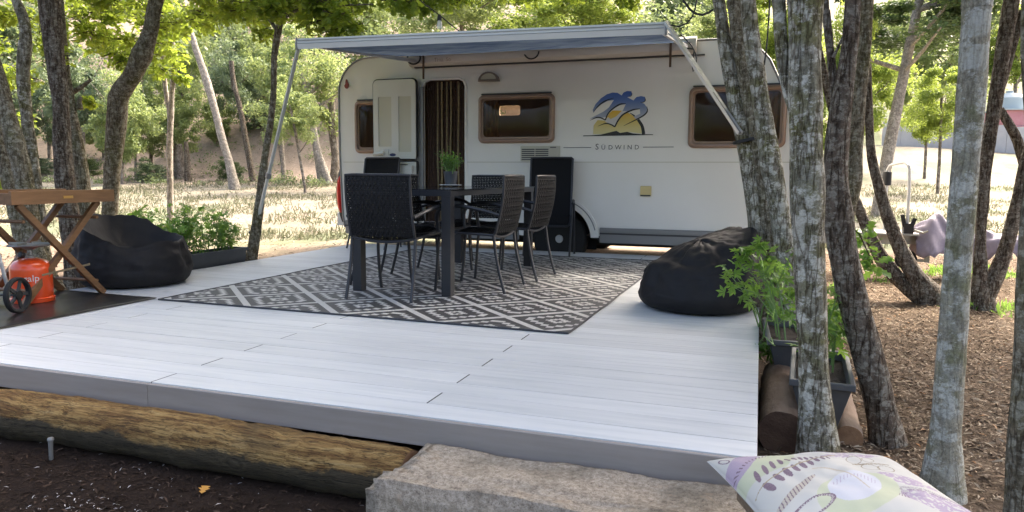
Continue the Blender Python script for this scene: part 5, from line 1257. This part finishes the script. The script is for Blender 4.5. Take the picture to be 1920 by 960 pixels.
t, o_ = near_tree('dark straight oak trunk in the middle of the left group', [[(90, -20, 42), (98, 60, 39), (106, 130, 35), (114, 200, 32), (117, 270, 33), (122, 340, 35), (132, 420, 37), (140, 500, 40), (146, 560, 44)]], 5.05, 'bark_dark')
spray(t, o_, region(125, 210, -10, 80, 5.6, 7, 14, 3) + [(215, 100, 6, 26), (232, 115, 6, 20), (165, 190, 6, 14)] + region(280, 340, 20, 120, 6.5, 8, 8, 4), per=65, seed=3)
t, o_ = near_tree('slimmer oak stem close behind the dark straight trunk', [[(112, -20, 12), (118, 60, 13), (124, 140, 16), (132, 200, 20), (144, 260, 23), (153, 320, 26), (160, 380, 28), (172, 450, 30), (185, 530, 34)]], 5.5, 'bark_oak', crown=False, branches=[([(132, 175, 10), (150, 165, 8), (170, 150, 6)], 5.6), ([(150, 205, 12), (148, 190, 9), (152, 182, 6)], 5.55)])
t, o_ = near_tree('strongly curved oak trunk bending right above the left bean bag', [[(300, -30, 27), (289, 15, 29), (281, 62, 31), (263, 110, 34), (246, 145, 36), (224, 178, 39), (220, 212, 40), (217, 250, 36), (211, 310, 32), (207, 380, 31), (202, 450, 34), (196, 510, 40)]], 6.0, 'bark_oak')
spray(t, o_, region(215, 300, -5, 110, 6.2, 8, 14, 5) + region(300, 400, -10, 60, 6.5, 8, 10, 6) + [(240, 75, 6.6, 24), (300, 130, 7, 22)], per=70, seed=5)
t, o_ = near_tree('slender forked pinkish trunk behind the left planter', [[(322, 60, 8), (326, 120, 9), (322, 180, 10), (320, 220, 12), (318, 280, 12), (319, 350, 12), (320, 430, 14)], [(302, 60, 8), (306, 120, 8), (311, 170, 9), (317, 205, 10), (319, 230, 11)]], 8.6, 'bark_birch', up=3.6, crown=False)
spray(t, o_, region(300, 350, 20, 120, 8, 9, 8, 7, 22) + [(335, 145, 8.6, 10), (345, 148, 8.6, 8)], per=55, seed=7, size=.08)
t, o_ = near_tree('slender brown tree with the left awning pole tied to it', [[(536, -30, 10), (532, 15, 11), (521, 62, 13), (514, 110, 13), (513, 170, 12), (507, 230, 13), (496, 300, 14), (488, 370, 18), (480, 430, 22), (470, 492, 26)]], 6.42, 'bark_oak', crown_at=(-3.9, 7.6), branches=[([(519, 70, 9), (530, 40, 7), (560, 18, 6), (640, 10, 4), (700, 8, 3)], 6.5), ([(521, 60, 8), (500, 30, 6), (470, 0, 5)], 6.4)])
spray(t, o_, region(485, 600, -10, 22, 6.0, 7.2, 10, 8) + region(560, 690, -5, 52, 6.0, 7.6, 17, 9) + region(690, 800, -8, 12, 6.2, 7.5, 7, 10) + [(455, 20, 6.5, 24), (430, 5, 6.5, 28), (490, 60, 6.6, 20), (625, 58, 6.4, 26), (660, 50, 6.4, 20)] + region(360, 480, -15, 30, 6.5, 7.5, 10, 11) + region(820, 1180, -18, 0, 7, 8, 9, 12), per=80, seed=8)

# right group
t, o_ = near_tree('rough lichened trunk leaning right, leftmost of the right group, with the pole strapped to it', [[(1332, -60, 24), (1347, 0, 24), (1356, 60, 26), (1368, 130, 32), (1383, 200, 36), (1400, 260, 40), (1412, 330, 44), (1422, 400, 46), (1428, 470, 46), (1434, 560, 48), (1440, 640, 52)]], 5.35, 'bark_pale', up=4.2, crown_at=(-1.0, 7.4))
t, o_ = near_tree('dark fissured trunk pressed between the two lichened leaning trunks', [[(1365, -40, 24), (1376, 0, 26), (1384, 70, 28), (1397, 150, 30), (1412, 220, 30), (1428, 300, 34), (1441, 390, 38), (1452, 470, 40), (1462, 560, 44), (1470, 640, 48)]], 5.30, 'bark_oak', crown_at=(.9, 6.6))
t, o_ = near_tree('grey lichened trunk leaning right, third of the tight cluster beside the deck', [[(1394, -50, 28), (1402, 0, 31), (1409, 70, 33), (1420, 140, 35), (1430, 210, 36), (1441, 280, 38), (1455, 360, 40), (1468, 440, 42), (1480, 530, 44), (1490, 640, 48)]], 4.9, 'bark_pale', up=4.4, crown_at=(-2.6, 8.9))
t, o_ = near_tree('thick lichen-covered trunk rising behind the cushion', [[(1512, -60, 68), (1510, 0, 66), (1508, 100, 65), (1511, 220, 65), (1513, 330, 63), (1516, 450, 62), (1522, 580, 61), (1528, 720, 62), (1534, 850, 66)], [(1452, -60, 26), (1460, 0, 26), (1463, 60, 26), (1470, 120, 27), (1480, 175, 26), (1498, 230, 24)]], 3.12, 'bark_pale', up=4.4)
t, o_ = near_tree('dark rugged trunk leaning left beside the thick lichened one', [[(1602, -40, 30), (1597, 40, 32), (1590, 110, 34), (1578, 190, 40), (1570, 260, 46), (1566, 340, 50), (1573, 420, 54), (1588, 510, 57), (1610, 600, 60), (1636, 700, 62), (1655, 780, 62), (1672, 860, 66)], [(1546, -40, 13), (1549, 20, 14), (1556, 90, 15), (1563, 150, 18), (1570, 215, 24)]], 3.55, 'bark_dark', up=4.6, branches=[([(1562, 108, 7), (1570, 92, 5), (1580, 70, 4)], 3.55)])
t, o_ = near_tree('straight brown trunk with a swelling, right of the dark rugged one', [[(1632, -60, 24), (1626, 0, 25), (1621, 80, 26), (1613, 160, 27), (1606, 240, 27), (1601, 310, 31), (1598, 345, 34), (1590, 400, 27), (1583, 470, 27), (1578, 560, 30)]], 5.9, 'bark_oak', crown_at=(3.4, 7.2))
t, o_ = near_tree('many-stemmed tree fanning out from one base, left of the pale smooth trunk', [[(1620, 80, 17), (1626, 150, 17), (1629, 220, 17), (1634, 290, 18), (1648, 350, 21), (1666, 410, 25), (1690, 470, 30), (1718, 520, 38), (1752, 565, 52)], [(1592, 330, 18), (1606, 380, 20), (1622, 420, 22), (1640, 460, 26), (1668, 505, 30), (1705, 540, 34), (1745, 562, 40)]], 7.6, 'bark_dark', crown_at=(2.2, 8.5))
t, o_ = near_tree('tree splitting low into leaning stems, right of the pale smooth trunk', [[(1905, -60, 28), (1895, 10, 30), (1880, 100, 29), (1866, 190, 27), (1852, 280, 25), (1843, 370, 22), (1838, 460, 22), (1838, 570, 30)], [(1960, 180, 18), (1932, 270, 21), (1915, 350, 24), (1896, 430, 27), (1874, 500, 32), (1846, 560, 38)]], 7.4, 'bark_dark', branches=[([(1940, 340, 16), (1922, 315, 17), (1908, 265, 18), (1890, 230, 17), (1874, 205, 15)], 7.6), ([(1868, 190, 16), (1880, 150, 17), (1900, 80, 16), (1918, 20, 14)], 7.45)], crown_at=(3.8, 8.0))
t, o_ = near_tree('smooth pale grey-green lichened trunk standing alone at the right', [[(1838, -60, 58), (1833, 0, 56), (1826, 110, 54), (1818, 210, 53), (1810, 310, 52), (1802, 410, 51), (1794, 520, 52), (1787, 630, 54), (1780, 730, 57), (1772, 820, 61), (1764, 915, 68)]], 2.95, 'bark_smooth', up=4.6, crown_at=(2.4, 4.2))
t, o_ = near_tree('dark trunk cut by the right edge of the picture', [[(1945, 250, 34), (1932, 400, 36), (1926, 520, 38), (1922, 640, 42), (1918, 760, 46), (1912, 870, 50), (1908, 970, 54)], [(1940, -60, 40), (1935, 60, 40), (1938, 180, 38), (1945, 280, 36)]], 2.6, 'bark_oak', up=4.4, crown_at=(3.2, 5.0))

# ------------------------------------------------------------ background trees
BG = {}
def bg_crown(kind, v):
    if (kind, v) not in BG:
        m = {'pale': 'leaf_pale', 'grey': 'leaf_grey', 'yellow': 'leaf_yellow', 'pine': 'leaf_pine'}[kind]
        g = np.random.default_rng(40 + v + len(kind)); cl = []
        for _ in range(52):
            d = g.normal(size=3); d /= np.linalg.norm(d); r = g.uniform(.1, 1) ** .5 * g.uniform(.7, 1.12); q = g.uniform(.10, .30); cl.append((d[0] * r * .82, d[1] * r * .82, d[2] * r * .85, q, q * .6))
        P = blob_points(cl, 290, g); V, Fc = leaf_cloud(P, .05, DIAMOND, g=g); BG[(kind, v)] = np_mesh('crown', V, Fc, MT[m])
    return BG[(kind, v)]
def G(px, D):
    """ground point seen in image column px at forward distance D"""
    L = (px - CX) / F * D; x = -.322 * D + .946 * L; y = .94 * D + .325 * L; return x, y, gz(x, y)
def zpx(py, D): return H + (CY - 149 - py) / F * D * 1.01
def bg_tree(label, px, D, cpx, cpy, cw, ch, kind, tw, lean=0, v=0, bark='bark_far', top=None, name='tree', group=None, cat='tree', twin=False):
    x, y, z = G(px, D); t = thing(name, label, cat, (x, y, z), 0, group)
    s = D / F; cw *= 1.2; ch *= 1.12; tw *= .8; cx, cy, _ = G(cpx, D); cz = zpx(cpy, D)
    c = obj('crown', bg_crown(kind, v), None, t); c.location = (cx - x, cy - y, cz - z); c.scale = (cw * s / 2, cw * s / 2, ch * s / 2); c.rotation_euler = (0, 0, px * .01)
    tz = cz - z + ch * s * .1
    P = [(0, 0, -.15, tw * s * .62), (0.0, 0, .12, tw * s * .5), ((cx - x) * .35 + .1 * s * 10 * math.sin(px), (cy - y) * .35, tz * .45, tw * s * .42), ((cx - x) * .9, (cy - y) * .9, tz, tw * s * .3)]
    Q = catmull(P, .25); obj('trunk', MB().tube([tuple(q[:3]) for q in Q], [q[3] for q in Q], 10, jitter=.12, seed=px), MT[bark], t, True, angle=80)
    g = random.Random(px); br = MB()
    for k in range(5):
        a = g.uniform(0, 6.28); b = Vector(tuple(Q[int(len(Q) * g.uniform(.5, .9))][:3])); e = b + Vector((math.cos(a) * cw * s * .3, math.sin(a) * cw * s * .3, ch * s * g.uniform(.1, .3))); br.tube([b, b.lerp(e, .5) + Vector((0, 0, -.05)), e], [tw * s * .2, tw * s * .14, tw * s * .06], 6)
    tag(obj('branches', br, MT[bark], t), kind='stuff')
    return t
bgl = [
 ('pale feathery tree with twin bleached trunks just left of the caravan', 606, 25, 570, 175, 190, 250, 'pale', 20),
 ('young light green tree with a crooked thin stem in front of the bleached trunks', 575, 21, 548, 220, 120, 150, 'pale', 7),
 ('light green tree beyond the meadow right of the dark straight trunk', 237, 24, 245, 235, 140, 190, 'pale', 8),
 ('grey-green tree at the foot of the slope between the left trunks', 165, 27, 175, 200, 130, 200, 'grey', 9),
 ('pale green tree behind the curved oak', 290, 27, 300, 180, 130, 190, 'pale', 9),
 ('light green tree on the slope left of the leaning pale trunk', 352, 30, 350, 150, 110, 190, 'pale', 8),
 ('dark thin tree bent to the left on the slope', 478, 27, 445, 165, 110, 160, 'grey', 9),
 ('grey-green tree high on the slope at the far left', 20, 30, 20, 190, 150, 180, 'grey', 12),
 ('dull green tree on the slope behind the pale wavy trunk', 75, 34, 80, 100, 150, 170, 'grey', 12),
 ('grey-green tree on the slope above the leaning pale trunk', 430, 38, 430, 95, 150, 170, 'grey', 10),
 ('pale tree with a thin bare stem left of the bleached trunks', 535, 28, 500, 140, 110, 170, 'pale', 8),
 ('pale green tree crown rising over the left end of the awning', 700, 32, 690, 60, 190, 190, 'pale', 12),
 ('yellow-green tree crown over the middle of the awning', 880, 24, 860, 25, 210, 170, 'pale', 14),
 ('bright sunlit yellow-green tree crown above the caravan roof', 1080, 22, 1090, 5, 260, 180, 'yellow', 14),
 ('sunlit yellow-green tree crown left of the looping cable', 990, 26, 1000, 60, 200, 170, 'yellow', 12),
 ('grey-green crown behind the looping cable', 1260, 34, 1265, 40, 190, 180, 'grey', 12),
 ('pale crown showing over the right end of the caravan roof', 1345, 28, 1340, 85, 170, 150, 'pale', 12),
 ('bright yellow-green crown between the lichened trunks', 1440, 22, 1440, 60, 180, 230, 'yellow', 12),
 ('dark leafy crown behind the forked dark trunk', 1545, 17, 1550, 170, 130, 320, 'yellow', 12),
 ('stout pinkish-barked tree spreading its dark crown over the meadow', 1640, 17, 1700, 15, 330, 230, 'pine', 30),
 ('yellow-green sapling on the bright meadow', 1748, 24, 1742, 190, 130, 170, 'yellow', 8),
 ('thin sapling left of the one in the bright meadow', 1722, 29, 1718, 215, 90, 130, 'yellow', 7),
 ('sunlit tree crown at the edge of the meadow behind the stout tree', 1600, 32, 1610, 170, 150, 210, 'yellow', 10),
 ('small light green tree low on the slope between the dark and curved trunks', 205, 29, 205, 245, 110, 120, 'pale', 7),
 ('broad pale green sapling just right of the curved oak', 262, 26, 268, 262, 110, 110, 'pale', 6),
 ('light green young tree behind the forked pinkish trunk', 335, 27, 338, 245, 110, 130, 'pale', 6),
 ('dull green tree behind the second trunk from the left edge', 105, 29, 108, 215, 110, 160, 'grey', 8),
 ('grey-green young tree behind the bent snag', 500, 31, 495, 215, 100, 130, 'grey', 7),
 ('light green tree at the left edge of the slope', -10, 27, 5, 260, 120, 130, 'pale', 8),
 ('pale young tree between the leaning pale trunk and the bent snag', 415, 30, 412, 225, 90, 120, 'pale', 6),
 ('leafy tree behind the wall at the far right', 1880, 48, 1870, 90, 150, 170, 'yellow', 10),
 ('tall green tree behind the wall beyond the sapling', 1780, 50, 1770, 90, 180, 260, 'pale', 10),
 ('dense green tree at the corner of the far wall', 1680, 52, 1670, 110, 160, 260, 'pale', 10),
]
for k, a in enumerate(bgl): bg_tree(*a, v=k % 3, bark='bark_birch' if k in (0, 19) else 'bark_far')
# leaning pale trunk
def bare_trunk(label, pts, D, bark, name='bare_tree'):
    x, y, z = G(pts[-1][0], D); t = thing(name, label, 'tree', (x, y, z)); P = []
    for px, py, wd in pts: gx_, gy_, _ = G(px, D); P.append((gx_ - x, gy_ - y, zpx(py, D) - z, wd * .5 * D / F))
    P = P[::-1]; P[0] = (0, 0, -.1, P[0][3] * 1.2); Q = catmull(P, .15); obj('trunk', MB().tube([tuple(q[:3]) for q in Q], [q[3] for q in Q], 12, jitter=.15), MT[bark], t, True, angle=80); return t
bare_trunk('pale mottled trunk leaning left at the foot of the slope', [(375, 80, 11), (387, 120, 12), (402, 170, 14), (413, 215, 13), (424, 265, 14), (436, 310, 15), (446, 348, 18)], 22, 'bark_birch')
bare_trunk('second bleached trunk leaning right from the twin-trunked tree', [(592, 240, 12), (598, 280, 14), (606, 310, 15), (622, 345, 13)], 24.6, 'bark_birch')
bare_trunk('thin pale stump-like stem on the meadow edge', [(533, 255, 6), (535, 290, 7), (536, 325, 9)], 27, 'bark_birch')
bare_trunk('dark bent snag on the slope', [(446, 128, 9), (450, 170, 9), (460, 215, 9), (480, 285, 10)], 26, 'bark_dark')
bare_trunk('dark hollow trunk beside the rear corner of the caravan', [(628, 200, 12), (627, 250, 13), (632, 300, 14), (628, 345, 16)], 25.5, 'bark_far')
bare_trunk('short dark stump standing on the slope right of the forked trunk', [(357, 272, 7), (358, 288, 9), (359, 302, 11)], 25.5, 'bark_dark', 'stump')
bare_trunk('broad broken stump on the slope beside the short one', [(344, 276, 12), (345, 290, 16)], 26.5, 'bark_far', 'stump')
g = random.Random(12)
for lb, px, D, cw, ch, kd in (('round dark green bush at the foot of the slope', 437, 26, 70, 52, 'pine'), ('low grey-green bush under the light green tree', 290, 25, 80, 50, 'grey'), ('small dark bush beside the dark straight trunk', 170, 27, 60, 50, 'pine'), ('low bush on the slope behind the pale wavy trunk', 75, 27, 90, 50, 'grey')):
    x, y, z = G(px, D); t = thing('bush', lb, 'bush', (x, y, z)); s = D / F
    c = obj('foliage', bg_crown(kd, 1), None, t); c.location = (0, 0, ch * s * .4); c.scale = (cw * s * .5, cw * s * .5, ch * s * .55)
    obj('stem', MB().tube([(0, 0, -.1), (.02, 0, ch * s * .4)], [.04, .02], 8), MT['bark_far'], t)
# far hillside wood that reads as one mass, and an added screen behind the camera
gw = np.random.default_rng(77); cl = []
for _ in range(520):
    D = gw.uniform(31, 80); px = gw.uniform(-350, 2300)
    if 1560 < px < 2300 and D < 54: continue
    if 230 < px < 330 and D < 50 and gw.uniform() < .6: continue
    x, y, z = G(px, D); hh = gw.uniform(1.2, 4.5); R = gw.uniform(1.1, 2.6); 
    cl.append((x, y, z + hh, R, R * .85))
for _ in range(170):  # unseen leaf clumps behind the camera, added to cut the front light
    a = gw.uniform(0, 2 * PI); rr = gw.uniform(8, 24); x, y = rr * math.cos(a), rr * math.sin(a)
    if DL(x, y)[0] > -4: continue
    R = gw.uniform(1.2, 2.4); cl.append((x, y, gw.uniform(.8, 6.5), R, R * .9))
P = blob_points(cl, 130, gw); V, Fc = leaf_cloud(P, .30, DIAMOND, g=gw)
cl = []
for _ in range(330):
    D = gw.uniform(28, 46); px = gw.uniform(-150, 1500); x, y, z = G(px, D)
    if 235 < px < 310 and gw.uniform() < .6: continue
    R = gw.uniform(.7, 1.5); cl.append((x, y, z + gw.uniform(1.8, 6.0), R, R * .7))
P = blob_points(cl, 150, gw); V2, F2 = leaf_cloud(P, .17, DIAMOND, g=gw); F2 = F2 + len(V); V = np.concatenate([V, V2]); Fc = np.concatenate([Fc, F2])
tag(obj('hillside_wood_and_screen', np_mesh('hillside_wood_and_screen', V, Fc, MT['leaf_hill']), None), 'pale green woodland covering the far hillside, and unseen leaf clumps added behind the viewer for shade', 'woodland', None, 'stuff')

cl = []
for _ in range(260):
    D = gw.uniform(23.5, 36); px = gw.uniform(-120, 660); x, y, z = G(px, D); R = gw.uniform(.12, .5); cl.append((x, y, z + R * .35, R, R * .5))
P = blob_points(cl, 45, gw); V, Fc = leaf_cloud(P, .085, DIAMOND, g=gw)
tag(obj('slope_scrub', np_mesh('slope_scrub', V, Fc, MT['leaf_hill']), None), 'scattered low scrub and seedlings on the brown slope left of the caravan', 'scrub', None, 'stuff')
# far wall and building at the right
wx0, wy0, _ = G(1640, 47); wx1, wy1, _ = G(1960, 40)
wl = thing('boundary_wall', 'low grey weathered wall at the far end of the meadow', 'wall', (wx0, wy0, gz(wx0, wy0)))
n_ = 8
for k in range(n_):
    a = Vector((wx0 + (wx1 - wx0) * k / n_, wy0 + (wy1 - wy0) * k / n_, 0)); b = Vector((wx0 + (wx1 - wx0) * (k + .985) / n_, wy0 + (wy1 - wy0) * (k + .985) / n_, 0))
    z = (gz(a.x, a.y) + gz(b.x, b.y)) / 2; zc = z + .55; a.z = b.z = zc
    obj('wall_panel', MB().bar(a - wl.location, b - wl.location, .2, 1.9), MT['wall_grey'], wl, False)
sx, sy, sz = G(1925, 44); sh = thing('shed', 'faded red building with a blue-grey tank on its roof at the far right', 'building', (sx, sy, sz), math.radians(18))
zz = zpx(262, 44) - sz; zr = zpx(205, 44) - sz
obj('wall', MB().box((-2.0, 0, 0), (4, 4, zr - .9)), MT['wall_grey'], sh, False)
obj('red_band', MB().box((-1.95, -.04, zr - 1.55 + .66), (3.9, 3.9, zr)), MT['red_paint'], sh, False)
for k in range(3): obj('door_leaf', MB().box((-1.7 + k * 1.0, -.07, zr - 1.55), (-.75 + k * 1.0, -.001, zr - .92), ch=.02), MT['red_paint'], sh, False)
obj('roof', MB().box((-2.1, -.2, zr + .002), (4.1, 4, zr + .08)), MT['tank'], sh, False)
obj('tank', MB().lathe([(.0, 0), (.85, 0), (.85, .75), (.6, 1.0), (.2, 1.08), (.2, 1.2), (0, 1.2)], c=(-.95, 1.4, zr + .08), n=24), MT['tank'], sh)

# ------------------------------------------------------------ litter, soil flakes, grass
def scatter(n, fn, tries=6):
    out = []
    while len(out) < n:
        p = fn(); 
        if p: out.append(p)
    return np.array(out)
gs = np.random.default_rng(21)
STRIP = (np.array([(0, -.05, 0), (0, .05, 0), (.5, -.12, .12), (.5, .12, .10), (1, -.03, 0), (1, .04, .02)]), np.array([(0, 2, 3), (0, 3, 1), (2, 4, 5), (2, 5, 3)]))
def ground_pts(n, Dlo, Dhi, plo, phi, ex=True, g=gs, pw=1.):
    D = Dlo + (Dhi - Dlo) * g.uniform(0, 1, n) ** pw; px = g.uniform(plo, phi, n); L = (px - CX) / F * D
    x = -.322 * D + .946 * L; y = .94 * D + .325 * L
    if ex:
        k = ~((x > XL - .02) & (x < XR + .04) & (y > YF - .03) & (y < YB + .03)); k &= ~((x > -1.3) & (x < .12) & (y < 2.4) & (y > 1.9)); x, y = x[k], y[k]
    return x, y
x, y = ground_pts(80000, 2.2, 11, 1380, 2150, pw=.8)
P = np.stack([x, y, ground_z(x, y) + .006], 1); V, Fc = leaf_cloud(P, .030, STRIP, droop=0, sizevar=.6, g=gs, flat=.65)
tag(obj('leaf_litter', np_mesh('leaf_litter', V, Fc, MT['litter']), None), 'brown dry leaf litter covering the ground among the right trees', 'leaf litter', None, 'stuff')
x, y = ground_pts(5200, 1.4, 3.2, -250, 1100, pw=1.)
x, y = x[(y < 2.22)], y[y < 2.22]
hot = gs.normal(0, 1, (130, 2)) * np.array([.13, .07]) + np.array([-2.18, 1.80]); keep = gs.uniform(0, 1, len(x)) < .14
x = np.concatenate([x[keep], hot[:, 0]]); y = np.concatenate([y[keep], hot[:, 1]])
P = np.stack([x, y, ground_z(x, y) + .005], 1); V, Fc = leaf_cloud(P, .013, STRIP, droop=0, sizevar=.6, g=gs, flat=.75)
V2 = V
tag(obj('soil_flakes', np_mesh('soil_flakes', V, Fc, MT['flakes']), None), 'small whitish bark flakes and petals strewn on the dark soil in front of the log', 'flakes', None, 'stuff')
x, y = ground_pts(9000, 1.4, 3.0, -250, 1100, pw=1.); k = y < 2.2; x, y = x[k], y[k]
P = np.stack([x, y, ground_z(x, y) + .003], 1); V, Fc = leaf_cloud(P, .022, STRIP, droop=0, sizevar=.7, g=gs, flat=.6)
tag(obj('soil_crumbs', np_mesh('soil_crumbs', V, Fc, island_mat('soil_crumb', [(0, (.014, .009, .006)), (.7, (.04, .026, .018)), (1, (.10, .066, .046))])), None), 'dark crumbs and bits of bark on the soil in front of the log', 'soil crumbs', None, 'stuff')
for lb, px, py, m in (('small yellow-green fallen leaf on the dark soil', 497, 893, 'yellow_leaf'), ('orange fallen leaf on the dark soil near the bottom edge', 378, 935, 'orange_leaf')):
    p = atz(px, py, -.275); V, Fc = leaf_cloud(np.array([[0, 0, .012]]), .055, LOBED, droop=0, g=gs, flat=.8)
    o = obj('fallen_leaf', np_mesh('fallen_leaf', V, Fc, MT[m]), None, None, loc=(p.x, p.y, gz(p.x, p.y))); tag(o, lb, 'leaf')
BL = (np.array([(0, -.07, 0), (0, .07, 0), (.7, 0, .1), (1, 0, -.05)]), np.array([(0, 1, 2), (1, 3, 2)]))
def grass(n, Dlo, Dhi, plo, phi, size, seed, thr=.42):
    g = np.random.default_rng(seed); x, y = ground_pts(n, Dlo, Dhi, plo, phi, g=g)
    k = (vnoise(x, y, .8) * .6 + vnoise(x, y, 3.) * .4 > thr); k &= ~((x > XL - .4) & (x < .5) & (y < 11)); x, y = x[k], y[k]
    P = np.stack([x, y, ground_z(x, y)], 1); return leaf_cloud(P, size, BL, droop=-1.0, g=g)
V, Fc = grass(60000, 11.6, 27, -150, 2050, .11, 5); 
tag(obj('meadow_grass', np_mesh('meadow_grass', V, Fc, MT['grass']), None), 'pale dry grass growing over the meadow behind the caravan', 'grass', None, 'stuff')
V, Fc = grass(9000, 5.2, 10, 1560, 2050, .08, 6, .56)
tag(obj('grass_tufts', np_mesh('grass_tufts', V, Fc, MT['leaf_geranium']), None), 'small green grass tufts among the leaf litter at the foot of the right trees', 'grass', None, 'stuff')
x, y = ground_pts(14000, 7, 30, -150, 700, g=gs); P = np.stack([x, y, ground_z(x, y) + .008], 1); V, Fc = leaf_cloud(P, .06, STRIP, droop=0, sizevar=.6, g=gs, flat=.6)
tag(obj('slope_litter', np_mesh('slope_litter', V, Fc, MT['litter']), None), 'dry leaves and twigs scattered over the bare earth left of the caravan', 'leaf litter', None, 'stuff')

ws = at(1157, 466, 9.3); mb = MB().lathe([(0, 0), (.09, .005), (.10, .03), (.07, .06), (.03, .075), (0, .08)], n=14)
mb.v = [tuple(Vector(v) * (1 + .25 * noise.noise(Vector(v) * 14))) for v in mb.v]
tag(obj('white_stone', mb, MT['china'], None, True, (ws.x, ws.y, gz(ws.x, ws.y) - .01), 60), 'whitish stone lying on the ground under the caravan', 'stone').scale = (1.3, .9, .8)
